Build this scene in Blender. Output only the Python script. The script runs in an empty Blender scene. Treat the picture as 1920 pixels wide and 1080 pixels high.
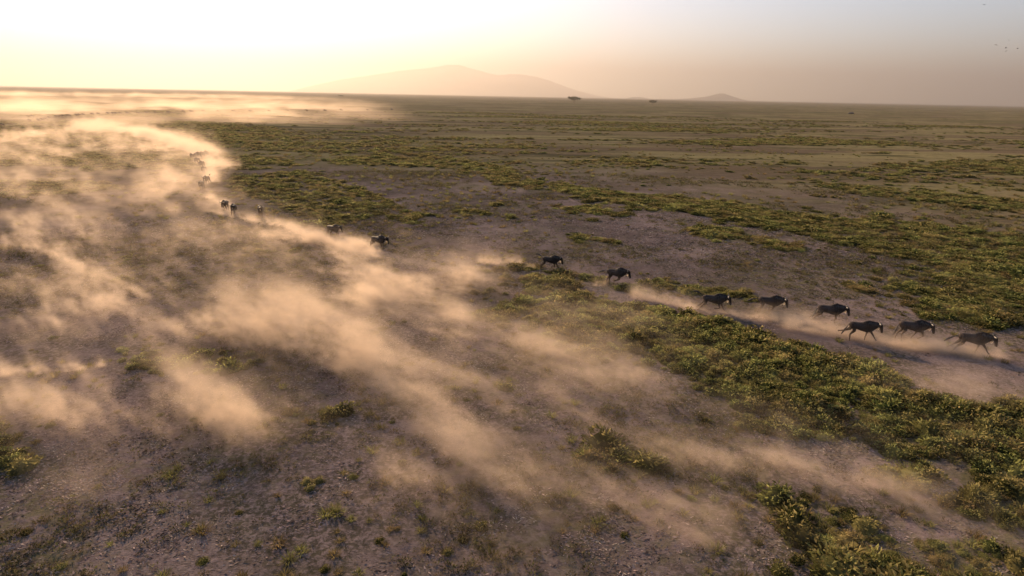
import bpy, bmesh, math, random
import numpy as np
from mathutils import Vector, Matrix

random.seed(7)
RNG = np.random.default_rng(11)
scene = bpy.context.scene
COL = scene.collection

# ------------------------------------------------------------------ camera
H = 14.3                     # drone height above the plain, metres
K = H / 11.3                 # ground distances were first measured for 11.3 m
F = 1066.0                   # focal length in photo pixels (1920 wide)
PITCH = math.radians(18.7)
ROLL = math.radians(1.15)
fw = Vector((0, math.cos(PITCH), -math.sin(PITCH)))
up0 = Vector((0, math.sin(PITCH), math.cos(PITCH)))
rt0 = Vector((1, 0, 0))
UP = up0 * math.cos(ROLL) - rt0 * math.sin(ROLL)
RT = rt0 * math.cos(ROLL) + up0 * math.sin(ROLL)
cam_d = bpy.data.cameras.new('camera')
cam = bpy.data.objects.new('camera', cam_d)
COL.objects.link(cam)
m = Matrix.Identity(4)
for i in range(3):
    m[i][0], m[i][1], m[i][2] = RT[i], UP[i], -fw[i]
m[2][3] = H
cam.matrix_world = m
cam_d.sensor_width = 36.0
cam_d.lens = 36.0 * F / 1920.0
cam_d.clip_start = 0.5
cam_d.clip_end = 80000
scene.camera = cam

# ------------------------------------------------------------------ sky, sun, exposure
SUN_EL, SUN_AZ = math.radians(24.0), math.radians(-30.0)     # azimuth from the view direction, left negative
world = bpy.data.worlds.new("World")
scene.world = world
world.use_nodes = True
wn = world.node_tree
bg = wn.nodes['Background']
sky = wn.nodes.new('ShaderNodeTexSky')
sky.sky_type = 'NISHITA'
sky.sun_disc = False
sky.sun_elevation = SUN_EL
sky.sun_rotation = SUN_AZ
sky.altitude = 1000
sky.air_density = 0.9
sky.dust_density = 0.3
sky.ozone_density = 0.3
wn.links.new(sky.outputs[0], bg.inputs[0])
bg.inputs[1].default_value = 0.10
sun_d = bpy.data.lights.new('sun', 'SUN')
sun = bpy.data.objects.new('sun', sun_d)
COL.objects.link(sun)
sdir = Vector((math.sin(SUN_AZ) * math.cos(SUN_EL), math.cos(SUN_AZ) * math.cos(SUN_EL), math.sin(SUN_EL)))
sun.rotation_euler = sdir.to_track_quat('Z', 'Y').to_euler()
sun.location = sdir * 50
sun_d.energy = 5.0
sun_d.angle = math.radians(0.5)
sun_d.color = (1.0, 0.71, 0.43)
scene.view_settings.view_transform = 'Standard'
scene.view_settings.look = 'None'
scene.view_settings.gamma = 1.0
scene.view_settings.use_curve_mapping = False
scene.view_settings.exposure = 1.17
scene.render.engine = 'CYCLES'
cy = scene.cycles
cy.max_bounces = 6
cy.diffuse_bounces = 2
cy.glossy_bounces = 1
cy.transmission_bounces = 3
cy.volume_bounces = 1
cy.volume_step_rate = 3.0
cy.volume_max_steps = 256
cy.use_denoising = True
cy.caustics_reflective = False
cy.caustics_refractive = False

# ------------------------------------------------------------------ helpers
def unp(px, py, z=0.0):
    d = fw + RT * ((px - 960) / F) + UP * ((540 - py) / F)
    t = (z - H) / d.z
    return Vector((d.x * t, d.y * t, z))

def unp_dir(px, py):
    return fw + RT * ((px - 960) / F) + UP * ((540 - py) / F)

def tag(o, label=None, cat=None, group=None, kind=None):
    if label: o['label'] = label
    if cat: o['category'] = cat
    if group: o['group'] = group
    if kind: o['kind'] = kind
    return o

def link(o, parent=None):
    COL.objects.link(o)
    if parent is not None: o.parent = parent
    return o

def mesh_np(name, verts, faces, mat=None, smooth=False):
    """verts (n,3); faces either (m,k) array or list of arrays of faces with equal k"""
    me = bpy.data.meshes.new(name)
    verts = np.asarray(verts, dtype=np.float32)
    me.vertices.add(len(verts))
    me.vertices.foreach_set('co', verts.ravel())
    if faces is not None:
        groups = faces if isinstance(faces, list) else [faces]
        groups = [np.asarray(g, dtype=np.int32) for g in groups if len(g)]
        loops = np.concatenate([g.ravel() for g in groups])
        tot = np.concatenate([np.full(len(g), g.shape[1], dtype=np.int32) for g in groups])
        start = np.concatenate([[0], np.cumsum(tot)[:-1]]).astype(np.int32)
        me.loops.add(len(loops)); me.loops.foreach_set('vertex_index', loops)
        me.polygons.add(len(tot)); me.polygons.foreach_set('loop_start', start)
        me.polygons.foreach_set('loop_total', tot)
        if smooth: me.polygons.foreach_set('use_smooth', np.ones(len(tot), dtype=bool))
    me.update(calc_edges=True)
    if mat: me.materials.append(mat)
    return me

def attr(me, name, typ, dom, data):
    a = me.attributes.new(name, typ, dom)
    key = {'FLOAT': 'value', 'INT': 'value', 'BOOLEAN': 'value', 'FLOAT_VECTOR': 'vector', 'FLOAT_COLOR': 'color'}[typ]
    a.data.foreach_set(key, np.ascontiguousarray(data).ravel())

# spectral noise, periodic
def tile2(n, beta, seed):
    g = np.random.default_rng(seed)
    w = np.fft.rfft2(g.standard_normal((n, n)))
    kx = np.fft.fftfreq(n)[:, None] * n; ky = np.fft.rfftfreq(n)[None, :] * n
    k = np.sqrt(kx ** 2 + ky ** 2); k[0, 0] = 1
    w *= k ** (-beta); w[0, 0] = 0
    t = np.fft.irfft2(w, s=(n, n)); return ((t - t.mean()) / t.std()).astype(np.float32)

def tile3(nx, ny, nz, beta, seed):
    g = np.random.default_rng(seed)
    w = np.fft.rfftn(g.standard_normal((nx, ny, nz)))
    kx = (np.fft.fftfreq(nx) * nx)[:, None, None]; ky = (np.fft.fftfreq(ny) * ny)[None, :, None]
    kz = (np.fft.rfftfreq(nz) * nz)[None, None, :]
    k = np.sqrt(kx ** 2 + ky ** 2 + (kz * nx / nz) ** 2); k[0, 0, 0] = 1
    w *= k ** (-beta) * (k > 2.5); w[0, 0, 0] = 0
    t = np.fft.irfftn(w, s=(nx, ny, nz)); return ((t - t.mean()) / t.std()).astype(np.float32)

def samp2(t, x, y):
    n = t.shape[0]
    x = np.mod(x, n); y = np.mod(y, n)
    i = np.floor(x).astype(np.int32); j = np.floor(y).astype(np.int32)
    fx = (x - i).astype(np.float32); fy = (y - j).astype(np.float32)
    i %= n; j %= n; i1 = (i + 1) % n; j1 = (j + 1) % n
    return (t[i, j] * (1 - fx) + t[i1, j] * fx) * (1 - fy) + (t[i, j1] * (1 - fx) + t[i1, j1] * fx) * fy

def samp3(t, x, y, z):
    nx, ny, nz = t.shape
    x = np.mod(x, nx); y = np.mod(y, ny); z = np.mod(z, nz)
    i = x.astype(np.int32); j = y.astype(np.int32); k = z.astype(np.int32)
    fx = x - i; fy = y - j; fz = z - k
    i %= nx; j %= ny; k %= nz
    i1 = (i + 1) % nx; j1 = (j + 1) % ny; k1 = (k + 1) % nz
    def pl(kk):
        return (t[i, j, kk] * (1 - fx) + t[i1, j, kk] * fx) * (1 - fy) + (t[i, j1, kk] * (1 - fx) + t[i1, j1, kk] * fx) * fy
    return pl(k) * (1 - fz) + pl(k1) * fz

T_A = tile2(512, 1.6, 1)     # large soft features
T_B = tile2(512, 1.3, 2)     # rougher
T_C = tile2(512, 1.0, 3)     # grainy

def sstep(a, b, x):
    t = np.clip((x - a) / (b - a), 0, 1); return t * t * (3 - 2 * t)

# ------------------------------------------------------------------ where plants grow (polygons laid on the plain, in metres)
def poly_world(pts):
    return np.array([[*unp(x, y)[:2]] for x, y in pts], dtype=np.float64)

def inside(poly, x, y):
    r = np.zeros(x.shape, dtype=bool)
    n = len(poly)
    for a in range(n):
        x0, y0 = poly[a]; x1, y1 = poly[(a + 1) % n]
        c = (y0 > y) != (y1 > y)
        with np.errstate(divide='ignore', invalid='ignore'):
            xi = (x1 - x0) * (y - y0) / (y1 - y0 + 1e-12) + x0
        r ^= c & (x < xi)
    return r

# density, dryness, pixel outline of each band of herbs
BANDS = [
 (1.0, 0.1, [(1000,560),(1060,545),(1130,565),(1200,580),(1300,598),(1400,612),(1450,640),(1520,655),(1610,680),(1640,700),(1720,730),(1790,752),(1860,765),(2500,805),(2500,880),(1860,850),(1800,830),(1740,850),(1680,842),(1600,832),(1545,822),(1480,800),(1400,795),(1340,800),(1395,765),(1330,722),(1260,690),(1150,655),(1060,645),(1000,615),(900,600),(870,585)]),
 (0.9, 0.1, [(1800,855),(1850,825),(2500,850),(2500,990),(1880,940),(1840,910),(1790,900)]),
 (0.8, 0.5, [(1640,870),(1740,862),(1765,890),(1720,905),(1640,890)]),
 (0.85, 0.6, [(1750,930),(1800,925),(1900,955),(2500,990),(2500,1040),(1900,985),(1830,975),(1760,950)]),
 (0.9, 0.55, [(1480,972),(1560,958),(1600,965),(1660,990),(1750,1005),(1850,1035),(2500,1095),(2500,1190),(1560,1160),(1540,1060),(1480,1010)]),
 (0.4, 0.8, [(1090,850),(1140,830),(1180,850),(1290,870),(1280,895),(1180,890),(1110,880)]),
 (1.0, 0.05, [(1640,455),(1720,440),(2500,472),(2500,602),(1900,600),(1850,612),(1800,600),(1720,590),(1690,572),(1730,560),(1790,520),(1760,497),(1700,486),(1640,475)]),
 (1.0, 0.2, [(900,335),(940,318),(1000,335),(1100,352),(1200,366),(1350,375),(1450,395),(1550,405),(1650,415),(1750,428),(2500,457),(2500,492),(1640,478),(1560,452),(1470,432),(1300,400),(1180,386),(1060,360),(980,352)]),
 (0.5, 0.4, [(410,345),(470,325),(560,318),(650,345),(710,372),(830,405),(800,418),(720,412),(640,398),(560,412),(500,392),(460,372),(425,362)]),
 (0.6, 0.3, [(600,300),(700,290),(850,295),(930,310),(1000,325),(900,330),(800,310),(700,310),(640,312)]),
 (0.75, 0.2, [(560,420),(640,402),(690,412),(640,425),(590,428)]),
 (0.9, 0.35, [(1290,432),(1320,420),(1400,440),(1500,462),(1470,470),(1390,450),(1300,442)]),
 (0.95, 0.1, [(842,398),(875,392),(912,398),(905,403),(850,403)]),
 (0.85, 0.2, [(1045,392),(1090,388),(1180,405),(1160,410),(1070,400)]),
 (0.8, 0.3, [(1085,440),(1160,455),(1165,462),(1090,450)]),
 (0.8, 0.2, [(1535,345),(1640,348),(1720,362),(2500,397),(2500,412),(1800,388),(1660,370),(1560,358)]),
 (0.8, 0.6, [(1210,530),(1250,526),(1400,550),(1440,562),(1380,558),(1230,543)]),
 (0.8, 0.3, [(890,510),(980,498),(1060,515),(1140,530),(1190,545),(1190,556),(1100,540),(1000,548),(930,520)]),
 (0.6, 0.7, [(-90,800),(0,790),(45,820),(75,860),(40,890),(-90,895)]),
 (0.45, 0.6, [(230,680),(280,668),(400,655),(480,658),(500,672),(420,695),(300,700)]),
 (0.22, 0.6, [(440,790),(500,770),(560,760),(620,772),(690,790),(620,798),(500,800)]),
 (0.6, 0.2, [(120,305),(200,292),(300,290),(345,300),(330,318),(250,312),(150,318)]),
 (0.55, 0.2, [(-50,345),(60,335),(180,338),(230,350),(120,362),(-50,372)]),
 (0.25, 0.3, [(180,480),(260,455),(330,465),(300,490),(220,500)]),
 (0.2, 0.3, [(430,460),(500,450),(560,470),(520,490),(450,480)]),
 (0.18, 0.5, [(690,600),(760,612),(800,640),(760,650),(700,640)]),
 (0.2, 0.6, [(800,690),(880,675),(960,700),(1000,740),(900,740),(820,715)]),
 (0.8, 0.3, [(1395,765),(1420,752),(1460,760),(1450,780),(1400,785)]),
]
BW = [(d, dry, poly_world(p)) for d, dry, p in BANDS]

def plant_cover(x, y, warp=True):
    """0..1 density of herbs, and dryness, at plain position x,y"""
    r = np.hypot(x, y)
    s = np.clip(r / 32.0, 0.5, 6)
    wx = x + s * 0.45 * samp2(T_B, x * 9 / s + 30, y * 9 / s) * (1.0 if warp else 0)
    wy = y + s * 0.55 * samp2(T_B, x * 9 / s + 200, y * 9 / s + 90) * (1.0 if warp else 0)
    cov = np.zeros(x.shape); dry = np.full(x.shape, 0.4) + .25 * sstep(80, 200, r)
    for d, dr, poly in BW:
        k = inside(poly, wx, wy)
        cov = np.where(k & (cov < d), d, cov); dry = np.where(k, dr, dry)
    hx = x + s * 1.5 * samp2(T_B, x * 13 / s + 130, y * 13 / s + 11); hy = y + s * 1.7 * samp2(T_B, x * 13 / s + 20, y * 13 / s + 190)
    for d, dr, poly in BW:
        k = inside(poly, hx, hy)
        cov = np.where(k & (cov < d * .38), d * .38, cov)
    cov = cov * (1 - .8 * sstep(.7, 1.4, samp2(T_B, x * 24 / s, y * 24 / s)))      # bare gaps inside the bands
    # the far plain: irregular bands, long across the view
    n1 = samp2(T_B, x * 0.55 + y * 0.35, y * 2.0 - x * 0.25)
    n2 = samp2(T_A, x * 0.9 + 77, y * 2.6 + 40)
    far = sstep(85, 160, r)
    n4 = samp2(T_B, x * 2.0 + y * 1.0 + 33, y * 7.0 - x * 0.9)
    cov = np.maximum(cov, far * np.maximum(sstep(-0.1, 1.3, n1 + 0.5 * n2) * 0.5, sstep(0.45, 1.15, n4 + 0.3 * n1) * 0.8))
    # thin everywhere growth
    n3 = samp2(T_B, x * 14 + 10, y * 14 + 300)
    cov = np.maximum(cov, 0.10 * sstep(0.6, 1.8, n3))
    return cov, dry

def gz(x, y):
    x = np.asarray(x, dtype=np.float64); y = np.asarray(y, dtype=np.float64)
    r = np.hypot(x, y)
    return (0.05 * samp2(T_A, x * 6, y * 6) * sstep(400, 100, r) + 0.3 * samp2(T_A, x * 0.5 + 9, y * 0.5 + 50) * sstep(60, 300, r) * sstep(3000, 1000, r))

def gz1(x, y): return float(gz(np.array([x]), np.array([y]))[0])

# ------------------------------------------------------------------ material helpers
def new_mat(name):
    mt = bpy.data.materials.new(name); mt.use_nodes = True
    nt = mt.node_tree; nt.nodes.clear()
    return mt, nt, nt.nodes.new('ShaderNodeOutputMaterial')

def nd(nt, t, **kw):
    n = nt.nodes.new(t)
    for k, v in kw.items():
        if k.startswith('i_'): n.inputs[k[2:].replace('_', ' ')].default_value = v
        else: setattr(n, k, v)
    return n

def mixc(nt, fac, a, b, blend='MIX'):
    n = nt.nodes.new('ShaderNodeMix'); n.data_type = 'RGBA'; n.blend_type = blend
    for sock, v in ((n.inputs[0], fac), (n.inputs[6], a), (n.inputs[7], b)):
        if hasattr(v, 'is_output'): nt.links.new(v, sock)
        elif isinstance(v, (tuple, list)): sock.default_value = (*v, 1)
        else: sock.default_value = v
    return n.outputs[2]

def ramp(nt, fac, lo, hi, a=0.0, b=1.0):
    n = nt.nodes.new('ShaderNodeMapRange'); n.interpolation_type = 'SMOOTHSTEP'
    nt.links.new(fac, n.inputs[0])
    n.inputs[1].default_value = lo; n.inputs[2].default_value = hi; n.inputs[3].default_value = a; n.inputs[4].default_value = b
    return n.outputs[0]

def noise(nt, vec, scale, detail=4, rough=0.55, dist=0.0):
    n = nt.nodes.new('ShaderNodeTexNoise'); n.inputs['Scale'].default_value = scale
    n.inputs['Detail'].default_value = detail; n.inputs['Roughness'].default_value = rough; n.inputs['Distortion'].default_value = dist
    nt.links.new(vec, n.inputs['Vector']); return n.outputs[0]

def mapped(nt, vec, scale, rot=0.0):
    n = nt.nodes.new('ShaderNodeMapping'); n.inputs['Scale'].default_value = scale; n.inputs['Rotation'].default_value = (0, 0, rot)
    nt.links.new(vec, n.inputs['Vector']); return n.outputs[0]

def math_(nt, op, a, b):
    n = nt.nodes.new('ShaderNodeMath'); n.operation = op
    for s, v in zip(n.inputs, (a, b)):
        if hasattr(v, 'is_output'): nt.links.new(v, s)
        else: s.default_value = v
    return n.outputs[0]

# ------------------------------------------------------------------ ground
def ground_material():
    mt, nt, out = new_mat('dry_plain')
    pos = nd(nt, 'ShaderNodeNewGeometry').outputs['Position']
    ac = nd(nt, 'ShaderNodeAttribute', attribute_name='cover').outputs['Fac']
    at = nd(nt, 'ShaderNodeAttribute', attribute_name='track').outputs['Fac']
    ag = nd(nt, 'ShaderNodeAttribute', attribute_name='grassy').outputs['Fac']
    n_big = noise(nt, pos, 0.05, 5, 0.6)
    n_mid = noise(nt, pos, 0.5, 6, 0.65, 0.4)
    n_fin = noise(nt, pos, 5.0, 6, 0.7, 0.6)
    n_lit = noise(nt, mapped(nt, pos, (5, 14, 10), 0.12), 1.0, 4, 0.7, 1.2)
    soil = mixc(nt, ramp(nt, n_mid, 0.32, 0.68), (0.125, 0.088, 0.082), (0.27, 0.195, 0.175))
    soil = mixc(nt, ramp(nt, n_fin, 0.35, 0.7, 0, 0.8), soil, (0.31, 0.232, 0.21))
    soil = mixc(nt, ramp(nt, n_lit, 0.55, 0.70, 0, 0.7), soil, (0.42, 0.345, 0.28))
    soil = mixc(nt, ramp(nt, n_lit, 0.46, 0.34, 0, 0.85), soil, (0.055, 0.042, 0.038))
    soil = mixc(nt, ramp(nt, noise(nt, pos, 0.09, 3, 0.5), 0.40, 0.62, 0.0, 0.55), soil, (0.085, 0.062, 0.056))
    n_pat = noise(nt, pos, 0.16, 5, 0.62, 0.3)
    soil = mixc(nt, math_(nt, 'MULTIPLY', ramp(nt, n_pat, 0.42, 0.58, 0, 0.9), ramp(nt, n_fin, 0.62, 0.40)), soil, (0.060, 0.052, 0.034))
    # thin grass and moss over the soil
    g = math_(nt, 'MULTIPLY', ramp(nt, n_big, 0.42, 0.62, 0.1, 0.75), ramp(nt, noise(nt, pos, 1.7, 6, 0.7), 0.42, 0.62))
    soil = mixc(nt, g, soil, (0.16, 0.14, 0.065))
    # the grassy far plain
    n_f1 = noise(nt, mapped(nt, pos, (0.012, 0.045, 0.02), 0.15), 1.0, 7, 0.62, 0.5)
    n_f2 = noise(nt, mapped(nt, pos, (0.0018, 0.006, 0.002), 0.2), 1.0, 5, 0.6, 0.5)
    far = mixc(nt, ramp(nt, n_f1, 0.40, 0.60), (0.15, 0.108, 0.066), (0.25, 0.205, 0.095))
    far = mixc(nt, ramp(nt, n_f1, 0.60, 0.74, 0, 0.7), far, (0.34, 0.27, 0.11))
    far = mixc(nt, ramp(nt, n_f2, 0.55, 0.75, 0, 0.5), far, (0.30, 0.25, 0.12))
    far = mixc(nt, ramp(nt, noise(nt, pos, 0.6, 6, 0.75), 0.45, 0.7, 0, 0.5), far, (0.06, 0.05, 0.028))
    n_f3 = noise(nt, mapped(nt, pos, (0.02, 0.09, 0.05), 0.12), 1.0, 8, 0.7, 0.6)
    far = mixc(nt, ramp(nt, n_f3, 0.52, 0.62, 0, 0.85), far, (0.060, 0.056, 0.026))
    far = mixc(nt, ramp(nt, n_f3, 0.42, 0.32, 0, 0.6), far, (0.30, 0.22, 0.15))
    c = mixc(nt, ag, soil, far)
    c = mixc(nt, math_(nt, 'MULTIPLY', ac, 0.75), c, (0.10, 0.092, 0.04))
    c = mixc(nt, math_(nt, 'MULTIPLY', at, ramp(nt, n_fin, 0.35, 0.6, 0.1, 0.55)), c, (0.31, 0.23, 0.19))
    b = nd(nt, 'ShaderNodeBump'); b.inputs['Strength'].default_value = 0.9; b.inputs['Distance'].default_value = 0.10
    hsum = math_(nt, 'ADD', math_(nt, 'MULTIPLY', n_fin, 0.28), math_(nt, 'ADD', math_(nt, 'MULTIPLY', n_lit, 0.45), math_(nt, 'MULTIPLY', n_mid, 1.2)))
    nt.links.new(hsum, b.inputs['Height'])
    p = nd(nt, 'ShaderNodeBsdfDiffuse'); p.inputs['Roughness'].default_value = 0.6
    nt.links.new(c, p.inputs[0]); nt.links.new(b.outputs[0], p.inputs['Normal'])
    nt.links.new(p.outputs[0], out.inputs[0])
    return mt

TRACKS = [(0.45, 0.8, [(560,432),(640,455),(720,475),(820,500),(900,515),(1010,512),(1140,540),(1210,560),(1320,586),(1450,604),(1560,628),(1680,655),(1800,680),(1960,700)]),
          (0.34, 1.0, [(735,590),(770,660),(800,720),(850,800),(930,915),(1000,985),(1060,1090)]),
          (1.3, 0.12, [(1500,640),(1640,680),(1760,710),(1990,770)])]

def seg_dist(x, y, pts):
    d = np.full(x.shape, 1e9)
    for (x0, y0), (x1, y1) in zip(pts[:-1], pts[1:]):
        dx, dy = x1 - x0, y1 - y0
        t = np.clip(((x - x0) * dx + (y - y0) * dy) / (dx * dx + dy * dy), 0, 1)
        d = np.minimum(d, np.hypot(x - x0 - t * dx, y - y0 - t * dy))
    return d

def build_ground():
    rs = [3.0]
    while rs[-1] < 300: rs.append(rs[-1] * 1.009)
    while rs[-1] < 30000: rs.append(rs[-1] * 1.07)
    rs = np.array(rs)
    th = np.concatenate([np.radians(np.arange(-56, 56, 0.28)), np.radians(np.arange(56, 304, 4.0))])
    R, A = np.meshgrid(rs, th, indexing='ij')
    x = R * np.sin(A); y = R * np.cos(A)
    z = gz(x, y)
    nr, na = x.shape
    idx = np.arange(nr * na).reshape(nr, na)
    a = idx[:-1]; b = idx[1:]
    q = np.stack([a, np.roll(a, -1, 1), np.roll(b, -1, 1), b], -1).reshape(-1, 4)
    verts = np.stack([x, y, z], -1).reshape(-1, 3)
    verts = np.vstack([verts, [[0, 0, 0]]])
    tri = np.stack([idx[0], np.full(na, nr * na), np.roll(idx[0], -1)], -1)
    me = mesh_np('ground', verts, [q[:, ::-1], tri[:, ::-1]], ground_material(), True)
    cov, dry = plant_cover(x, y)
    cov = np.append(cov.ravel(), 0)
    attr(me, 'cover', 'FLOAT', 'POINT', cov.astype(np.float32))
    tr = np.zeros(x.shape)
    for w, s, pts in TRACKS:
        d = seg_dist(x, y, poly_world(pts)) + 0.22 * samp2(T_C, x * 26, y * 26)
        tr = np.maximum(tr, s * sstep(w * 1.6, w * 0.5, d))
    attr(me, 'track', 'FLOAT', 'POINT', np.append(tr.ravel(), 0).astype(np.float32))
    n = samp2(T_A, x * 2.2 + 5, y * 3.0)
    gr = np.clip(sstep(57, 165, R + 22 * n), 0, 1) * 0.95
    attr(me, 'grassy', 'FLOAT', 'POINT', np.append(gr.ravel(), 0).astype(np.float32))
    o = link(bpy.data.objects.new('ground', me))
    tag(o, 'dry brown grassy plain reaching to the horizon', kind='structure')

build_ground()

# ------------------------------------------------------------------ mountains
def hill_material():
    mt, nt, out = new_mat('hill_slope')
    pos = nd(nt, 'ShaderNodeNewGeometry').outputs['Position']
    c = mixc(nt, ramp(nt, noise(nt, pos, 0.004, 6, 0.6), 0.35, 0.65), (0.07, 0.06, 0.04), (0.13, 0.105, 0.075))
    p = nd(nt, 'ShaderNodeBsdfDiffuse'); nt.links.new(c, p.inputs[0]); nt.links.new(p.outputs[0], out.inputs[0])
    return mt
HILLM = hill_material()

def mountain(name, prof, D, depth, label):
    """ridge whose crest stands at distance D; prof = (pixel x, crest height in photo pixels)"""
    px = np.array([p[0] for p in prof], float); hp = np.array([p[1] for p in prof], float)
    azs = []
    for x in px:
        d = unp_dir(x, 175); azs.append(math.atan2(d.x, d.y))
    azs = np.array(azs)
    nu, nv = 160, 50
    a = np.linspace(azs[0], azs[-1], nu)
    hh = np.interp(a, azs, hp) / F * D / np.cos(a) * 0.87
    v = np.linspace(-1, 1, nv)
    A, V = np.meshgrid(a, v, indexing='ij')
    env = np.clip(1 - np.abs(V) ** 1.15, 0, 1)
    Rr = D / np.cos(A) * 1.0 + V * depth
    X = Rr * np.sin(A); Y = Rr * np.cos(A)
    n = samp2(T_B, X * 512 / 6500, Y * 512 / 6500)
    Z = hh[:, None] * env * (1 + 0.10 * n * (1 - env) * 2) - 3.0
    idx = np.arange(nu * nv).reshape(nu, nv)
    q = np.stack([idx[:-1, :-1], idx[1:, :-1], idx[1:, 1:], idx[:-1, 1:]], -1).reshape(-1, 4)
    me = mesh_np(name, np.stack([X, Y, Z], -1).reshape(-1, 3), q, HILLM, True)
    tag(link(bpy.data.objects.new(name, me)), label, kind='structure')

mountain('mountain', [(540,0),(580,10),(640,24),(700,34),(760,45),(800,49),(822,53),(840,57),(862,57),(880,52),(905,46),(922,41),(937,39),(955,42),(975,42),(1000,39),(1030,31),(1060,20),(1090,11),(1120,4),(1150,0)], 24000, 6500, 'pale double peaked mountain fading into the haze')
mountain('hill', [(1255,0),(1290,2.5),(1320,6),(1338,10),(1348,13),(1358,13),(1368,10),(1385,5),(1402,1.5),(1420,0)], 12500, 1000, 'small pointed hill on the horizon right of the mountain')
mountain('hill', [(1172,0),(1185,3),(1200,3.6),(1212,2),(1225,0)], 12500, 420, 'faint low mound on the horizon between the mountain and the pointed hill')

# ------------------------------------------------------------------ haze
def box_mesh(name, lo, hi):
    v = [(x, y, z) for z in (lo[2], hi[2]) for y in (lo[1], hi[1]) for x in (lo[0], hi[0])]
    f = [(0,2,3,1),(4,5,7,6),(0,1,5,4),(2,6,7,3),(0,4,6,2),(1,3,7,5)]
    me = bpy.data.meshes.new(name); me.from_pydata(v, [], f); return me
hz, nt, out = new_mat('haze')
pv = nd(nt, 'ShaderNodeVolumePrincipled')
pv.inputs['Color'].default_value = (0.49, 0.448, 0.425, 1)
pv.inputs['Density'].default_value = 1.15e-4
pv.inputs['Anisotropy'].default_value = 0.57
nt.links.new(pv.outputs[0], out.inputs['Volume'])
me = box_mesh('haze', (-34000, -34000, -2.5), (34000, 34000, 1480))
me.materials.append(hz)
tag(link(bpy.data.objects.new('haze', me)), 'pale warm haze over the plain', kind='stuff')

# ------------------------------------------------------------------ plants
def leaf_mat(name, dark, mid, tip, trans=0.5):
    mt, nt, out = new_mat(name)
    oi = nd(nt, 'ShaderNodeObjectInfo')
    la = nd(nt, 'ShaderNodeAttribute', attribute_name='leaf').outputs['Fac']
    pos = nd(nt, 'ShaderNodeNewGeometry').outputs['Position']
    big = noise(nt, pos, 0.35, 3, 0.6)
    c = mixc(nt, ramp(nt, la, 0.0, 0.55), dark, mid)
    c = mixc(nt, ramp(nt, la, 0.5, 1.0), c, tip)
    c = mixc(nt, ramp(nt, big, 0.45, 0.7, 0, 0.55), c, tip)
    hs = nd(nt, 'ShaderNodeHueSaturation')
    nt.links.new(c, hs.inputs['Color'])
    nt.links.new(ramp(nt, oi.outputs['Random'], 0, 1, 0.47, 0.53), hs.inputs['Hue'])
    nt.links.new(ramp(nt, noise(nt, pos, 1.3, 2, 0.5), 0.3, 0.7, 0.7, 1.35), hs.inputs['Value'])
    d = nd(nt, 'ShaderNodeBsdfDiffuse'); t = nd(nt, 'ShaderNodeBsdfTranslucent'); mx = nd(nt, 'ShaderNodeMixShader')
    nt.links.new(hs.outputs[0], d.inputs[0]); nt.links.new(hs.outputs[0], t.inputs[0])
    mx.inputs[0].default_value = trans
    nt.links.new(d.outputs[0], mx.inputs[1]); nt.links.new(t.outputs[0], mx.inputs[2])
    nt.links.new(mx.outputs[0], out.inputs[0])
    return mt
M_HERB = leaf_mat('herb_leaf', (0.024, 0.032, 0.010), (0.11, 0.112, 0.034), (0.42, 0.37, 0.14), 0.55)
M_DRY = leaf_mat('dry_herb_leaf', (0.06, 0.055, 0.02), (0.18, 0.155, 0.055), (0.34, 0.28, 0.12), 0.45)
M_WEED = leaf_mat('weed_leaf', (0.035, 0.032, 0.018), (0.09, 0.082, 0.036), (0.20, 0.165, 0.085), 0.4)
M_STRAW = leaf_mat('straw', (0.06, 0.048, 0.042), (0.18, 0.14, 0.125), (0.36, 0.29, 0.255), 0.25)

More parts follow.
